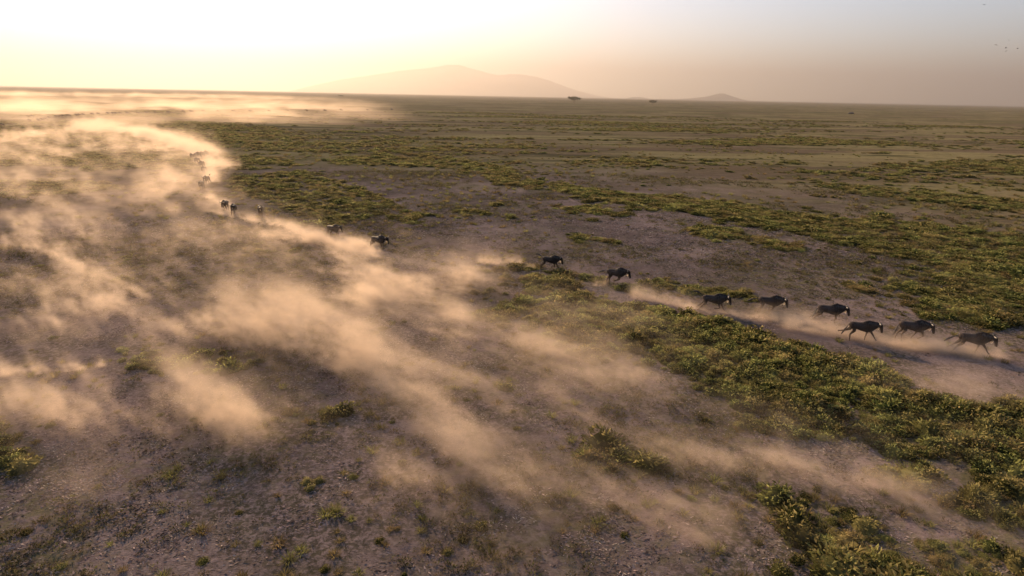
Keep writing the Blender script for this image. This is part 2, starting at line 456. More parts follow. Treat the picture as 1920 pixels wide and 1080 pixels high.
def herb_variant(seed, n=120, R=0.34, hgt=0.30, L=(0.07, 0.14), W=(0.028, 0.05), shade_core=True, up=0.5):
    g = np.random.default_rng(seed)
    V, Fq, A = [], [], []
    # lumpy outline: a few sub-heads
    heads = [(0.0, 0.0, 1.0)] + [(R * 0.55 * math.cos(t), R * 0.55 * math.sin(t), g.uniform(0.45, 0.9)) for t in g.uniform(0, 6.28, 4)]
    def hz_(x, y):
        return max(hgt * s * max(0, 1 - ((x - hx) ** 2 + (y - hy) ** 2) / (R * 0.62) ** 2) for hx, hy, s in heads)
    for k in range(n):
        r = R * math.sqrt(g.uniform(0, 1)); t = g.uniform(0, 6.28)
        x, y = r * math.cos(t), r * math.sin(t)
        top = hz_(x, y)
        q = g.uniform(0.45, 1.0)
        z = top * q + 0.015
        out_ = np.array([math.cos(t) * (0.35 + r / R), math.sin(t) * (0.35 + r / R), up + g.uniform(-0.25, 0.55)])
        out_ += g.normal(0, 0.45, 3); out_ /= np.linalg.norm(out_)
        side = np.cross(out_, g.normal(0, 1, 3)); side /= np.linalg.norm(side) + 1e-6
        l = g.uniform(*L); w = g.uniform(*W)
        base = np.array([x, y, z])
        nrm = np.cross(side, out_)
        i = len(V)
        V += [base, base + out_ * l * 0.5 + side * w * 0.5 + nrm * 0.01, base + out_ * l - nrm * l * 0.12, base + out_ * l * 0.5 - side * w * 0.5 + nrm * 0.01]
        Fq.append((i, i + 1, i + 2, i + 3))
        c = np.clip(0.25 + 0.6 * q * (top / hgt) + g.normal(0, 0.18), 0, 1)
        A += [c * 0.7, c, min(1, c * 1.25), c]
    tris = []
    if shade_core:  # dark dome added inside the mound, its colour stands in for self-shadow
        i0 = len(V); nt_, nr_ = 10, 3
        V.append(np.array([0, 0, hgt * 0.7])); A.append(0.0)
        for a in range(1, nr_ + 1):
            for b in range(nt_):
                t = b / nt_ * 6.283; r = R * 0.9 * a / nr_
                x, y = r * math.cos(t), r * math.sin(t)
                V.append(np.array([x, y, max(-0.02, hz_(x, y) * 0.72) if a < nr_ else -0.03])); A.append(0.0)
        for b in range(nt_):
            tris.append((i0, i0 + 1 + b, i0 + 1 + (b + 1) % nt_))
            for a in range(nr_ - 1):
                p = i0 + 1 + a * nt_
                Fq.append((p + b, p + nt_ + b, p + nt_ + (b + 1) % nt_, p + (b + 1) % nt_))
    return np.array(V), np.array(Fq), np.array(tris).reshape(-1, 3), np.array(A)

def grass_variant(seed, n=70, R=0.22, hgt=0.32):
    g = np.random.default_rng(seed)
    V, T, A = [], [], []
    for k in range(n):
        r = R * math.sqrt(g.uniform(0, 1)); t = g.uniform(0, 6.28)
        b = np.array([r * math.cos(t), r * math.sin(t), 0.0])
        d = np.array([math.cos(t) * r / R * 0.5, math.sin(t) * r / R * 0.5, 1.0]) + g.normal(0, 0.3, 3)
        d /= np.linalg.norm(d); l = hgt * g.uniform(0.5, 1.1)
        s = np.array([math.cos(t + 1.6), math.sin(t + 1.6), 0]) * g.uniform(0.008, 0.016)
        bend = np.array([math.cos(t), math.sin(t), -0.4]) * l * 0.35
        i = len(V); c = g.uniform(0.2, 0.9)
        V += [b - s, b + s, b + d * l * 0.55 + s * 0.8, b + d * l * 0.55 - s * 0.8, b + d * l + bend]
        T += [(i, i + 1, i + 2), (i, i + 2, i + 3), (i + 3, i + 2, i + 4)]
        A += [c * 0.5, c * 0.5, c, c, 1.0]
    return np.array(V), np.zeros((0, 4), int), np.array(T), np.array(A)

def litter_variant(seed, n=46, S=0.5):
    g = np.random.default_rng(seed)
    V, Fq, A = [], [], []
    for k in range(n):
        x, y = g.uniform(-S, S, 2); t = g.normal(0.15, 0.6)
        l = g.uniform(0.03, 0.085); w = g.uniform(0.010, 0.026)
        d = np.array([math.cos(t), math.sin(t), g.normal(0, 0.25)]); s = np.array([-math.sin(t), math.cos(t), g.normal(0.2, 0.5)])
        b = np.array([x, y, g.uniform(0.005, 0.03)])
        i = len(V); c = g.choice([g.uniform(0, 0.3), g.uniform(0.4, 0.7), g.uniform(0.8, 1.0)])
        V += [b - d * l, b - s * w, b + d * l, b + s * w]; Fq.append((i, i + 1, i + 2, i + 3)); A += [c] * 4
    return np.array(V), np.array(Fq), np.zeros((0, 3), int), np.array(A)

def weed_variant(seed):
    return herb_variant(seed, n=22, R=0.13, hgt=0.12, L=(0.06, 0.12), W=(0.02, 0.04), shade_core=False, up=0.7)

def variant_mesh(name, v, mat):
    me = mesh_np(name, v[0], [v[1], v[2]], mat)
    attr(me, 'leaf', 'FLOAT', 'POINT', v[3].astype(np.float32))
    return me

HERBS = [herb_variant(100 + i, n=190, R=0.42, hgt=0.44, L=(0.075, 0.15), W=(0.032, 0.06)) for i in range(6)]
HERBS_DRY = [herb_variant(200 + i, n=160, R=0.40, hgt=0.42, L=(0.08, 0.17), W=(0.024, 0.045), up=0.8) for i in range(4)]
GRASS = [grass_variant(300 + i) for i in range(4)]
LITTER = [litter_variant(400 + i) for i in range(5)]
WEEDS = [weed_variant(500 + i) for i in range(4)]

def scatter(name, label, variants, mat, x, y, rotz, scl, var, zoff=0.0):
    """one object: its points carry the variants as geometry-node instances"""
    n = len(x)
    P = np.stack([x, y, gz(x, y) + zoff], -1)
    verts, quads, tris, leaf, vid = [P], [], [], [np.zeros(n)], [np.full(n, -1)]
    off = n
    for i, (V, q, t, a) in enumerate(variants):
        verts.append(V)
        if len(q): quads.append(q + off)
        if len(t): tris.append(t + off)
        leaf.append(a); vid.append(np.full(len(V), i)); off += len(V)
    fl = []
    if quads: fl.append(np.vstack(quads))
    if tris: fl.append(np.vstack(tris))
    me = mesh_np(name, np.vstack(verts), fl, mat)
    k = off - n
    attr(me, 'leaf', 'FLOAT', 'POINT', np.concatenate(leaf).astype(np.float32))
    attr(me, 'vid', 'INT', 'POINT', np.concatenate(vid).astype(np.int32))
    attr(me, 'pick', 'INT', 'POINT', np.concatenate([var, np.zeros(k)]).astype(np.int32))
    rot = np.zeros((off, 3), np.float32); rot[:n] = rotz
    sc = np.ones((off, 3), np.float32); sc[:n] = scl
    attr(me, 'rot', 'FLOAT_VECTOR', 'POINT', rot)
    attr(me, 'scl', 'FLOAT_VECTOR', 'POINT', sc)
    o = link(bpy.data.objects.new(name, me))
    tag(o, label, kind='stuff')
    ng = bpy.data.node_groups.new(name, 'GeometryNodeTree')
    ng.interface.new_socket('Geometry', in_out='INPUT', socket_type='NodeSocketGeometry')
    ng.interface.new_socket('Geometry', in_out='OUTPUT', socket_type='NodeSocketGeometry')
    gi = ng.nodes.new('NodeGroupInput'); go = ng.nodes.new('NodeGroupOutput')
    def na(nm, ty):
        a = ng.nodes.new('GeometryNodeInputNamedAttribute'); a.data_type = ty; a.inputs[0].default_value = nm
        return next(s for s in a.outputs if s.enabled and s.name == 'Attribute')
    va = na('vid', 'INT')
    def sep(i):
        cmp_ = ng.nodes.new('FunctionNodeCompare'); cmp_.data_type = 'INT'; cmp_.operation = 'EQUAL'
        ng.links.new(va, cmp_.inputs[2]); cmp_.inputs[3].default_value = i
        s = ng.nodes.new('GeometryNodeSeparateGeometry'); s.domain = 'POINT'
        ng.links.new(gi.outputs[0], s.inputs[0]); ng.links.new(cmp_.outputs[0], s.inputs[1])
        return s.outputs[0]
    jn = ng.nodes.new('GeometryNodeJoinGeometry')
    for i in range(len(variants)):
        g2 = ng.nodes.new('GeometryNodeGeometryToInstance')
        ng.links.new(sep(i), g2.inputs[0]); ng.links.new(g2.outputs[0], jn.inputs[0])
    ip = ng.nodes.new('GeometryNodeInstanceOnPoints')
    ng.links.new(sep(-1), ip.inputs['Points']); ng.links.new(jn.outputs[0], ip.inputs['Instance'])
    ip.inputs['Pick Instance'].default_value = True
    ng.links.new(na('pick', 'INT'), ip.inputs['Instance Index'])
    ng.links.new(na('rot', 'FLOAT_VECTOR'), ip.inputs['Rotation'])
    ng.links.new(na('scl', 'FLOAT_VECTOR'), ip.inputs['Scale'])
    ng.links.new(ip.outputs[0], go.inputs[0])
    mod = o.modifiers.new('scatter', 'NODES'); mod.node_group = ng
    return o

def polar_points(n_per_m2, r0, r1, half=1.02):
    """random points in the wedge the camera sees, density n_per_m2(r)"""
    rs = np.linspace(r0, r1, 800); w = n_per_m2(rs) * rs * 2 * half
    c = np.concatenate([[0], np.cumsum((w[1:] + w[:-1]) / 2 * np.diff(rs))])
    n = int(c[-1])
    r = np.interp(RNG.uniform(0, c[-1], n), c, rs); t = RNG.uniform(-half, half, n)
    return r * np.sin(t), r * np.cos(t), r

def on_track(x, y):
    d = seg_dist(x, y, poly_world(TRACKS[0][2])); e = seg_dist(x, y, poly_world(TRACKS[1][2]))
    return (d < 0.7) | (e < 0.22)

def plant_all():
    x, y, r = polar_points(lambda r: 7.0 * np.minimum(1, (36.0 / r)) ** 1.3, 14, 520)
    cov, dry = plant_cover(x, y)
    keep = (RNG.uniform(0, 1, len(x)) < cov ** 1.4) & ~on_track(x, y)
    x, y, r, dry, cov = x[keep], y[keep], r[keep], dry[keep], cov[keep]
    lum = samp2(T_C, x * 22, y * 22)
    s = np.clip(r / 38, 0.9, 6) ** 0.55 * RNG.uniform(0.55, 1.25, len(x)) * (1 + 0.38 * lum)
    s = np.clip(s, 0.4, 3.2) * np.where(cov < 0.3, 0.55, 1)
    isdry = RNG.uniform(0, 1, len(x)) < np.clip(dry + 0.25 * samp2(T_B, x * 10, y * 10), 0, 1) * 0.8
    sc = np.stack([s * RNG.uniform(0.9, 1.4, len(x)), s * RNG.uniform(0.8, 1.2, len(x)), s * RNG.uniform(0.7, 1.2, len(x)) * np.clip(30 / r, 0.42, .85)], -1)
    rot = np.stack([RNG.normal(0, 0.12, len(x)), RNG.normal(0, 0.12, len(x)), RNG.uniform(0, 6.28, len(x))], -1)
    print('herbs', len(x), 'dry', isdry.sum())
    a = ~isdry
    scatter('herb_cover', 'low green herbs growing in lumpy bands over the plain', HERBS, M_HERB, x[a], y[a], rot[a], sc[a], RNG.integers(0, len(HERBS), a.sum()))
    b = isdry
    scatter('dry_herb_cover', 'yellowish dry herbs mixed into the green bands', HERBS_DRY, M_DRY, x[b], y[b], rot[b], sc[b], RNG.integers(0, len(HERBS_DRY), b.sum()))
    # grass blades
    x, y, r = polar_points(lambda r: 3.2 * np.minimum(1, (32.0 / r)) ** 1.6, 14, 200)
    cov, dry = plant_cover(x, y)
    n3 = samp2(T_B, x * 5 + 40, y * 5)
    keep = (RNG.uniform(0, 1, len(x)) < np.clip(0.34 * sstep(-0.4, 1.2, n3) + 0.7 * cov, 0, 1)) & ~on_track(x, y)
    x, y, r = x[keep], y[keep], r[keep]
    s = RNG.uniform(0.4, 1.0, len(x)) * np.clip(r / 50, 1, 2)
    print('grass', len(x))
    scatter('dry_grass', 'thin tufts of dry grass spread over the bare ground', GRASS, M_DRY, x, y, np.stack([np.zeros(len(x)), np.zeros(len(x)), RNG.uniform(0, 6.28, len(x))], -1),
            np.repeat(s[:, None], 3, 1), RNG.integers(0, len(GRASS), len(x)))
    # weeds
    x, y, r = polar_points(lambda r: 16.0 * np.minimum(1, (28.0 / r)) ** 1.6, 14, 115)
    n3 = samp2(T_B, x * 8 + 140, y * 8)
    keep = (RNG.uniform(0, 1, len(x)) < sstep(-0.7, 1.2, n3)) & ~on_track(x, y)
    x, y, r = x[keep], y[keep], r[keep]
    s = RNG.uniform(0.5, 1.3, len(x)) * np.clip(r / 44, 1, 2)
    print('weeds', len(x))
    scatter('small_weeds', 'tiny olive weeds dotted over the dusty soil', WEEDS, M_WEED, x, y, np.stack([np.zeros(len(x)), np.zeros(len(x)), RNG.uniform(0, 6.28, len(x))], -1),
            np.repeat(s[:, None], 3, 1), RNG.integers(0, len(WEEDS), len(x)))
    # litter
    x, y, r = polar_points(lambda r: 5.0 * np.minimum(1, (25.0 / r)) ** 1.5, 14, 76)
    n3 = samp2(T_B, x * 6 + 240, y * 6)
    keep = (RNG.uniform(0, 1, len(x)) < np.clip(0.35 + 0.4 * n3, 0.05, 1))
    x, y, r = x[keep], y[keep], r[keep]
    s = RNG.uniform(0.7, 1.3, len(x)) * np.clip(r / 38, 1, 1.6)
    print('litter', len(x))
    scatter('plant_litter', 'grey straw and dead leaves lying on the soil', LITTER, M_STRAW, x, y, np.stack([np.zeros(len(x)), np.zeros(len(x)), RNG.normal(0, 0.4, len(x))], -1),
            np.repeat(s[:, None], 3, 1), RNG.integers(0, len(LITTER), len(x)))
plant_all()
# ------------------------------------------------------------------ plants that stand alone
HERB_ME = [variant_mesh('tuft', v, M_HERB) for v in HERBS]
DRY_ME = [variant_mesh('tuft', v, M_DRY) for v in HERBS_DRY]

def merged_clump(seed, spots, mat, pool):
    """one low bush: several herb mounds grown together into one mesh"""
    g = np.random.default_rng(seed)
    V, Q, T, A = [], [], [], []; off = 0
    for sx, sy, s in spots:
        v, q, t, a = pool[g.integers(0, len(pool))]
        an = g.uniform(0, 6.28); c, sn = math.cos(an), math.sin(an)
        w = np.stack([(v[:, 0] * c - v[:, 1] * sn) * s + sx, (v[:, 0] * sn + v[:, 1] * c) * s + sy, v[:, 2] * s * g.uniform(0.8, 1.15)], -1)
        V.append(w); Q.append(q + off); T.append(t + off); A.append(a); off += len(v)
    me = mesh_np('shrub', np.vstack(V), [np.vstack(Q), np.vstack(T)], mat)
    attr(me, 'leaf', 'FLOAT', 'POINT', np.concatenate(A).astype(np.float32))
    return me

def shrub_at(px, py, wid, dep, label, dry=False, hs=1.0, group=None):
    """wid: width in photo pixels; dep: depth in metres; one plant"""
    p = unp(px, py); dist = (p - Vector((0, 0, H))).length
    W = wid / F * dist
    g = np.random.default_rng(int(px * 7 + py))
    n = max(3, int(W * dep * 3.2))
    n = min(n, 60)
    spots = []
    for k in range(n):
        t = g.uniform(0, 6.28); r = math.sqrt(g.uniform(0, 1))
        spots.append((r * math.cos(t) * W / 2 * 0.9, r * math.sin(t) * dep / 2, g.uniform(0.75, 1.3) * (1.15 - 0.5 * r) * hs))
    me = merged_clump(int(px + py), spots, M_DRY if dry else M_HERB, HERBS_DRY if dry else HERBS)
    o = bpy.data.objects.new('shrub', me); link(o)
    o.location = (p.x, p.y, gz1(p.x, p.y)); o.rotation_euler.z = -math.atan2(p.x, p.y)
    tag(o, label, 'shrub', group)
    return o

shrub_at(632, 777, 46, 0.8, 'dark rounded shrub on bare soil at the end of a low weedy strip', hs=1.35)
shrub_at(876, 399, 62, 0.8, 'narrow dark green shrub alone on the bare brown plain beyond the herd')
shrub_at(1418, 763, 52, 0.7, 'dark bushy shrub at the left edge of the thick green band in front', hs=1.2)
shrub_at(1722, 550, 40, 0.7, 'dark oval shrub on the left edge of the green band behind the running row', hs=1.1)
shrub_at(1705, 487, 46, 0.7, 'small flat shrub just off the rear green band, above the dark oval shrub', hs=0.9)
shrub_at(1870, 597, 60, 0.8, 'yellow green shrub between the rear green band and the leading wildebeest', hs=1.0)
shrub_at(1535, 452, 26, 0.6, 'small dark shrub left of the rear green band beside a tongue of grass', hs=0.7)
shrub_at(582, 908, 52, 0.5, 'yellowish low shrub alone in the dusty near ground', dry=True, hs=0.8)
shrub_at(240, 525, 40, 0.8, 'dark shrub showing through a gap in the left dust')
shrub_at(930, 385, 38, 0.6, 'thin olive shrub on the plain right of the narrow dark shrub')
shrub_at(1830, 935, 58, 0.7, 'feathery pale green shrub at the lower right beside drifting dust', dry=True, hs=1.2)
shrub_at(1902, 985, 50, 0.6, 'feathery yellow green shrub at the right edge in front of the dust', dry=True, hs=1.2)
shrub_at(1545, 370, 60, 1.0, 'yellow green low shrub on the brown plain at far right, alone on bare soil', dry=True)

# small lone tufts
tuft_pts = []
g = np.random.default_rng(5)
while len(tuft_pts) < 64:
    x, y, r = (float(v[0]) for v in polar_points(lambda r: 0 * r + 3.0 / (r * 8), 15, 75, 0.72)) if False else (0, 0, 0)
    px, py = g.uniform(20, 1900), 300 + 760 * g.uniform(0, 1) ** 1.3
    p = unp(px, py)
    cov, _ = plant_cover(np.array([p.x]), np.array([p.y]))
    if cov[0] > 0.2 or on_track(np.array([p.x]), np.array([p.y]))[0]: continue
    if any((p - q).length < 1.2 for q in tuft_pts): continue
    tuft_pts.append(p)
for p in tuft_pts:
    dry = g.uniform() < 0.55
    o = bpy.data.objects.new('tuft', (DRY_ME if dry else HERB_ME)[g.integers(0, 4)])
    link(o); s = g.uniform(0.35, 0.6) * min(1.5, max(1, p.length / 44))
    o.location = (p.x, p.y, gz1(p.x, p.y)); o.scale = (s * g.uniform(0.9, 1.3), s, s * g.uniform(0.45, 0.75)); o.rotation_euler.z = g.uniform(0, 6.28)
    q = p / K
    zone = ('on the bare brown plain beyond the running herd' if p.y > 62 else 'among the drifting dust at left' if p.x < -8 and p.y > 34 else
            'beside the running row at right' if p.x > 6 and p.y > 34 else 'in the dusty near ground at lower left' if p.x < -2 else 'in the dusty near ground at lower right' if p.x > 6 and p.y < 34 else 'in the dusty ground at the lower middle')
    hue = 'yellowish' if dry else 'green'
    tag(o, 'small %s tuft %s' % (hue, zone), 'tuft', '%s tufts %s' % (hue, zone))

# ------------------------------------------------------------------ wildebeest
def animal_mat():
    mt, nt, out = new_mat('wildebeest_coat')
    c = nd(nt, 'ShaderNodeAttribute', attribute_name='coat').outputs['Color']
    tc = nd(nt, 'ShaderNodeTexCoord').outputs['Object']
    n = noise(nt, mapped(nt, tc, (14, 14, 5)), 1.0, 4, 0.6)
    oi = nd(nt, 'ShaderNodeObjectInfo')
    hs = nd(nt, 'ShaderNodeHueSaturation'); nt.links.new(c, hs.inputs['Color'])
    nt.links.new(math_(nt, 'MULTIPLY', ramp(nt, n, 0.3, 0.7, 0.75, 1.25), ramp(nt, oi.outputs['Random'], 0, 1, 0.8, 1.25)), hs.inputs['Value'])
    p = nd(nt, 'ShaderNodeBsdfPrincipled'); p.inputs['Roughness'].default_value = 0.6
    p.inputs['Specular IOR Level'].default_value = 0.1
    nt.links.new(hs.outputs[0], p.inputs['Base Color']); nt.links.new(p.outputs[0], out.inputs[0])
    return mt
def plain_mat(name, col, rough=0.6, trans=0.0):
    mt, nt, out = new_mat(name)
    tc = nd(nt, 'ShaderNodeTexCoord').outputs['Object']
    c = mixc(nt, ramp(nt, noise(nt, tc, 18, 3, 0.6), 0.3, 0.7), tuple(v * 0.75 for v in col), tuple(min(1, v * 1.25) for v in col))
    p = nd(nt, 'ShaderNodeBsdfPrincipled'); p.inputs['Roughness'].default_value = rough
    nt.links.new(c, p.inputs['Base Color'])
    if trans:
        t = nd(nt, 'ShaderNodeBsdfTranslucent'); nt.links.new(c, t.inputs[0])
        mx = nd(nt, 'ShaderNodeMixShader'); mx.inputs[0].default_value = trans
        nt.links.new(p.outputs[0], mx.inputs[1]); nt.links.new(t.outputs[0], mx.inputs[2]); nt.links.new(mx.outputs[0], out.inputs[0])
    else:
        nt.links.new(p.outputs[0], out.inputs[0])
    return mt
M_COAT = animal_mat()
M_HAIR = plain_mat('black_hair', (0.018, 0.016, 0.016), 0.7)
M_BEARD = plain_mat('pale_beard', (0.78, 0.66, 0.50), 0.8, 0.55)
M_HORN = plain_mat('horn', (0.16, 0.135, 0.11), 0.35)
M_EYE = plain_mat('eye', (0.01, 0.008, 0.006), 0.15)

def loft(V, Q, pts, seg=12):
    """pts: list of (x,y,z,half width y, half height) ; rings perpendicular to the path"""
    P = [np.array(p[:3], float) for p in pts]
    base = len(V); n = len(P)
    for i in range(n):
        t = P[min(i + 1, n - 1)] - P[max(i - 1, 0)]; t /= np.linalg.norm(t) + 1e-9
        side = np.array([0, 1.0, 0]) - t * t[1]; side /= np.linalg.norm(side)
        upv = np.cross(t, side)
        for k in range(seg):
            a = k / seg * 2 * math.pi
            V.append(P[i] + side * math.cos(a) * pts[i][3] + upv * math.sin(a) * pts[i][4])
    for i in range(n - 1):
        for k in range(seg):
            a = base + i * seg; Q.append((a + k, a + (k + 1) % seg, a + seg + (k + 1) % seg, a + seg + k))
    Q.append(tuple(base + k for k in range(seg))[::-1]); Q.append(tuple(base + (n - 1) * seg + k for k in range(seg)))

def chain(start, segs, angs):
    p = np.array(start, float); out = [p.copy()]
    for l, a in zip(segs, angs):
        a = math.radians(a); p = p + np.array([math.sin(a) * l, 0, -math.cos(a) * l]); out.append(p.copy())
    return out

FSEG = (0.25, 0.29, 0.23, 0.095, 0.06); FR = (0.125, 0.085, 0.056, 0.041, 0.042, 0.052)
HSEG = (0.33, 0.34, 0.32, 0.095, 0.06); HR = (0.185, 0.13, 0.060, 0.043, 0.043, 0.052)
POSES = {   # front left, front right, hind left, hind right leg angles; neck drop, tail angle, airborne
 'A': ((22, 36, 30, 48, 40), (-8, 12, -78, -98, -80), (-22, -54, -44, -60, -45), (-8, -48, -36, -52, -40), 0.00, -150, 0.02),
 'B': ((-22, -8, -72, -92, -70), (-32, -24, -62, -72, -60), (24, -30, -4, 12, 5), (8, -42, -12, 0, 0), -0.03, -88, 0.0),
 'C': ((6, 2, -10, 12, 10), (-16, 22, -62, -82, -60), (-24, -58, -46, -54, -42), (-12, -52, -40, -48, -40), 0.02, -25, 0.0),
 'D': ((-10, -6, -10, 10, 10), (36, 40, 36, 46, 36), (-32, -62, -76, -82, -60), (14, -40, 4, 15, 10), 0.05, -35, 0.0),
 'E': ((-26, -20, -34, -20, -15), (30, 22, -60, -62, -50), (6, -46, -14, 0, 0), (22, -30, 10, 20, 10), -0.02, -20, 0.0),
 'F': ((-6, -6, -16, 5, 5), (26, 42, 34, 50, 36), (-18, -56, -50, -56, -45), (-4, -50, -28, -40, -30), -0.02, -72, 0.0),
 'G': ((2, 4, -4, 14, 10), (18, 10, -8, 12, 10), (14, -34, -6, 14, 8), (-12, -44, -24, -8, 0), 0.04, -20, 0.0),
}

def bake(me, voxel, ratio):
    o = bpy.data.objects.new('bake', me); COL.objects.link(o)
    r = o.modifiers.new('r', 'REMESH'); r.mode = 'VOXEL'; r.voxel_size = voxel; r.use_smooth_shade = True
    s = o.modifiers.new('s', 'SMOOTH'); s.factor = 0.5; s.iterations = 3
    d = o.modifiers.new('d', 'DECIMATE'); d.ratio = ratio
    dg = bpy.context.evaluated_depsgraph_get()
    out = bpy.data.meshes.new_from_object(o.evaluated_get(dg))
    bpy.data.objects.remove(o); return out

SX = 0.87
def build_animal_meshes(key):
    fl, fr, hl, hr, nd_, tail_a, air = POSES[key]
    V, Q = [], []
    # rump to neck: sloping croup, tucked loin, deep chest
    loft(V, Q, [(-0.90, 0, .95, .06, .10), (-0.83, 0, .985, .15, .19), (-0.68, 0, .985, .205, .235), (-0.46, 0, .985, .215, .235), (-0.20, 0, .965, .225, .265), (0.05, 0, .955, .24, .31),
                (0.26, 0, .965, .245, .365), (0.44, 0, .995, .22, .375), (0.58, 0, 1.045, .175, .33), (0.74, 0, 1.09 + nd_ * .4, .13, .255), (0.90, 0, 1.13 + nd_ * .8, .10, .195), (1.03, 0, 1.16 + nd_, .085, .14)], 16)
    # withers hump
    loft(V, Q, [(-0.05, 0, 1.19, .06, .06), (0.16, 0, 1.285, .085, .09), (0.36, 0, 1.345, .085, .095), (0.54, 0, 1.325, .075, .085), (0.78, 0, 1.265 + nd_ * .5, .055, .08)], 8)
    zh = 1.19 + nd_
    # head hanging steeply down from the poll
    loft(V, Q, [(0.95, 0, zh - .02, .07, .085), (1.05, 0, zh + .03, .10, .12), (1.14, 0, zh - .06, .10, .135), (1.20, 0, zh - .20, .084, .115), (1.25, 0, zh - .35, .070, .092),
                (1.28, 0, zh - .47, .074, .084), (1.295, 0, zh - .53, .066, .066)], 12)
    tips = []
    for s, an in ((1, fl), (-1, fr)):
        c = chain((0.44, .125 * s, .90), FSEG, an)
        loft(V, Q, [(0.40, .13 * s, 1.08, .09, .14)] + [(*p, r * (.8 if i < 2 else 1), r) for i, (p, r) in enumerate(zip(c, FR))], 8); tips.append(c[-1][2])
    for s, an in ((1, hl), (-1, hr)):
        c = chain((-.60, .12 * s, .96), HSEG, an)
        loft(V, Q, [(-.58, .12 * s, 1.06, .10, .15)] + [(*p, r * (.62 if i < 2 else 1), r) for i, (p, r) in enumerate(zip(c, HR))], 8); tips.append(c[-1][2])
    V = np.array(V); V[:, 0] *= SX; V[:, 1] *= 1.08; dz = -min(tips) + air + 0.01
    me = bpy.data.meshes.new('body_src'); me.from_pydata([tuple(v) for v in V], [], Q); me.update()
    body = bake(me, 0.021, 0.35)
    n = len(body.vertices); co = np.empty(n * 3, np.float32); body.vertices.foreach_get('co', co); co = co.reshape(-1, 3)
    x, z, y = co[:, 0] / SX, co[:, 2], co[:, 1]
    colr = np.tile(np.array([0.021, 0.018, 0.018]), (n, 1))
    flank = np.exp(-(((x + 0.2) / 0.5) ** 2 + ((z - 1.05) / 0.2) ** 2))[:, None]
    colr += flank * np.array([0.016, 0.013, 0.013])
    stripe = (np.sin(x * 42 + 3 * np.sin(z * 5)) > 0.2) & (x > 0.0) & (x < 0.85) & (z > 0.85)
    colr[stripe] *= 0.55
    leg = np.clip((0.70 - z) / 0.15, 0, 1)[:, None] * (x < 1.05)[:, None]
    colr = colr * (1 - leg) + leg * np.array([0.075, 0.048, 0.032])
    rump = np.clip((-0.62 - x) / 0.2, 0, 1)[:, None] * np.clip((z - .5) / .3, 0, 1)[:, None]
    colr = colr * (1 - rump * .6) + rump * .6 * np.array([0.075, 0.052, 0.040])
    face = (x > 1.04)
    colr[face] = (0.014, 0.012, 0.012)
    a = body.attributes.new('coat', 'FLOAT_COLOR', 'POINT'); a.data.foreach_set('color', np.hstack([colr, np.ones((n, 1))]).astype(np.float32).ravel())
    body.materials.clear(); body.materials.append(M_COAT)
    co[:, 2] += dz; body.vertices.foreach_set('co', co.ravel()); body.update()
    parts = []
    # mane: hanging blades of hair along the crest of the neck
    g = np.random.default_rng(3)
    Vm, Fm = [], []
    for k in range(46):
        t = g.uniform(0, 1); s = 1 if k % 2 else -1
        px_ = 0.36 + t * 0.70; pz = 1.41 - 0.13 * t + nd_ * t + dz
        l = g.uniform(.14, .26); w = .03; lean = g.uniform(-.08, .02)
        i = len(Vm)
        Vm += [(px_ - w, s * .025, pz), (px_ + w, s * .025, pz), (px_ + w + lean, s * (.15 + .03 * g.uniform()) * (1 - .35 * t), pz - l * .55), (px_ - w + lean, s * (.16 + .03 * g.uniform()) * (1 - .35 * t), pz - l * .6), (px_ + lean * 1.6, s * (.20 - .07 * t), pz - l)]
        Fm += [(i, i + 1, i + 2, i + 3), (i + 3, i + 2, i + 4)]
    for k in range(14):      # upstanding crest
        t = k / 13; px_ = 0.36 + t * 0.70; pz = 1.40 - 0.11 * t + nd_ * t + dz
        i = len(Vm); Vm += [(px_ - .04, 0.012, pz - .03), (px_ + .04, -0.012, pz - .03), (px_ - .03, .0, pz + g.uniform(.04, .075))]; Fm.append((i, i + 1, i + 2))
    mm = bpy.data.meshes.new('mane'); mm.from_pydata(Vm, [], Fm); mm.materials.append(M_HAIR); parts.append(('mane', mm))
    # beard: pale fringe under throat and jaw
    Vb, Fb = [], []
    for k in range(60):
        t = g.uniform(0, 1); px_ = 0.58 + t * 0.54
        ztop = float(np.interp(px_, (.56, .74, .90, 1.03, 1.14), (.80, .90, .99, 1.02, .93))) + .05 + nd_ * t + dz
        l = g.uniform(.16, .30) * (1 - .3 * abs(t - .5)); yy = g.normal(0, .035); w = .03; lean = g.uniform(-.12, -.02)
        i = len(Vb); ta = g.uniform(0, 3.14); cx, cyy = math.cos(ta) * w, math.sin(ta) * w
        Vb += [(px_ - cx, yy - cyy, ztop), (px_ + cx, yy + cyy, ztop), (px_ + lean * .6 + cx * .7, yy + cyy * .7, ztop - l * .6), (px_ + lean * .6 - cx * .7, yy - cyy * .7, ztop - l * .6), (px_ + lean, yy, ztop - l)]
        Fb += [(i, i + 1, i + 2, i + 3), (i + 3, i + 2, i + 4)]
    mb = bpy.data.meshes.new('beard'); mb.from_pydata(Vb, [], Fb); mb.materials.append(M_BEARD); parts.append(('beard', mb))
    # tail: thin dock and a long black switch
    Vt, Qt = [], []
    a = math.radians(tail_a)
    d0 = np.array([math.sin(a), 0, -math.cos(a)]) if tail_a > -120 else np.array([-0.75, 0, 0.65])
    p = np.array([-.87, 0, 1.06 + dz]); pts = [(*p, .032, .032)]
    for k in range(1, 9):
        f = k / 8
        droop = np.array([0, 0, -0.55 * f]) if tail_a > -100 else np.array([-0.1 * f, 0, -0.9 * f + .2])
        dd = d0 + droop; dd /= np.linalg.norm(dd); p = p + dd * .115
        r = .022 if k < 3 else (.024 + .042 * math.sin((f - .3) / .7 * math.pi))
        pts.append((*p, max(r, .006), max(r, .006)))
    loft(Vt, Qt, pts, 7)
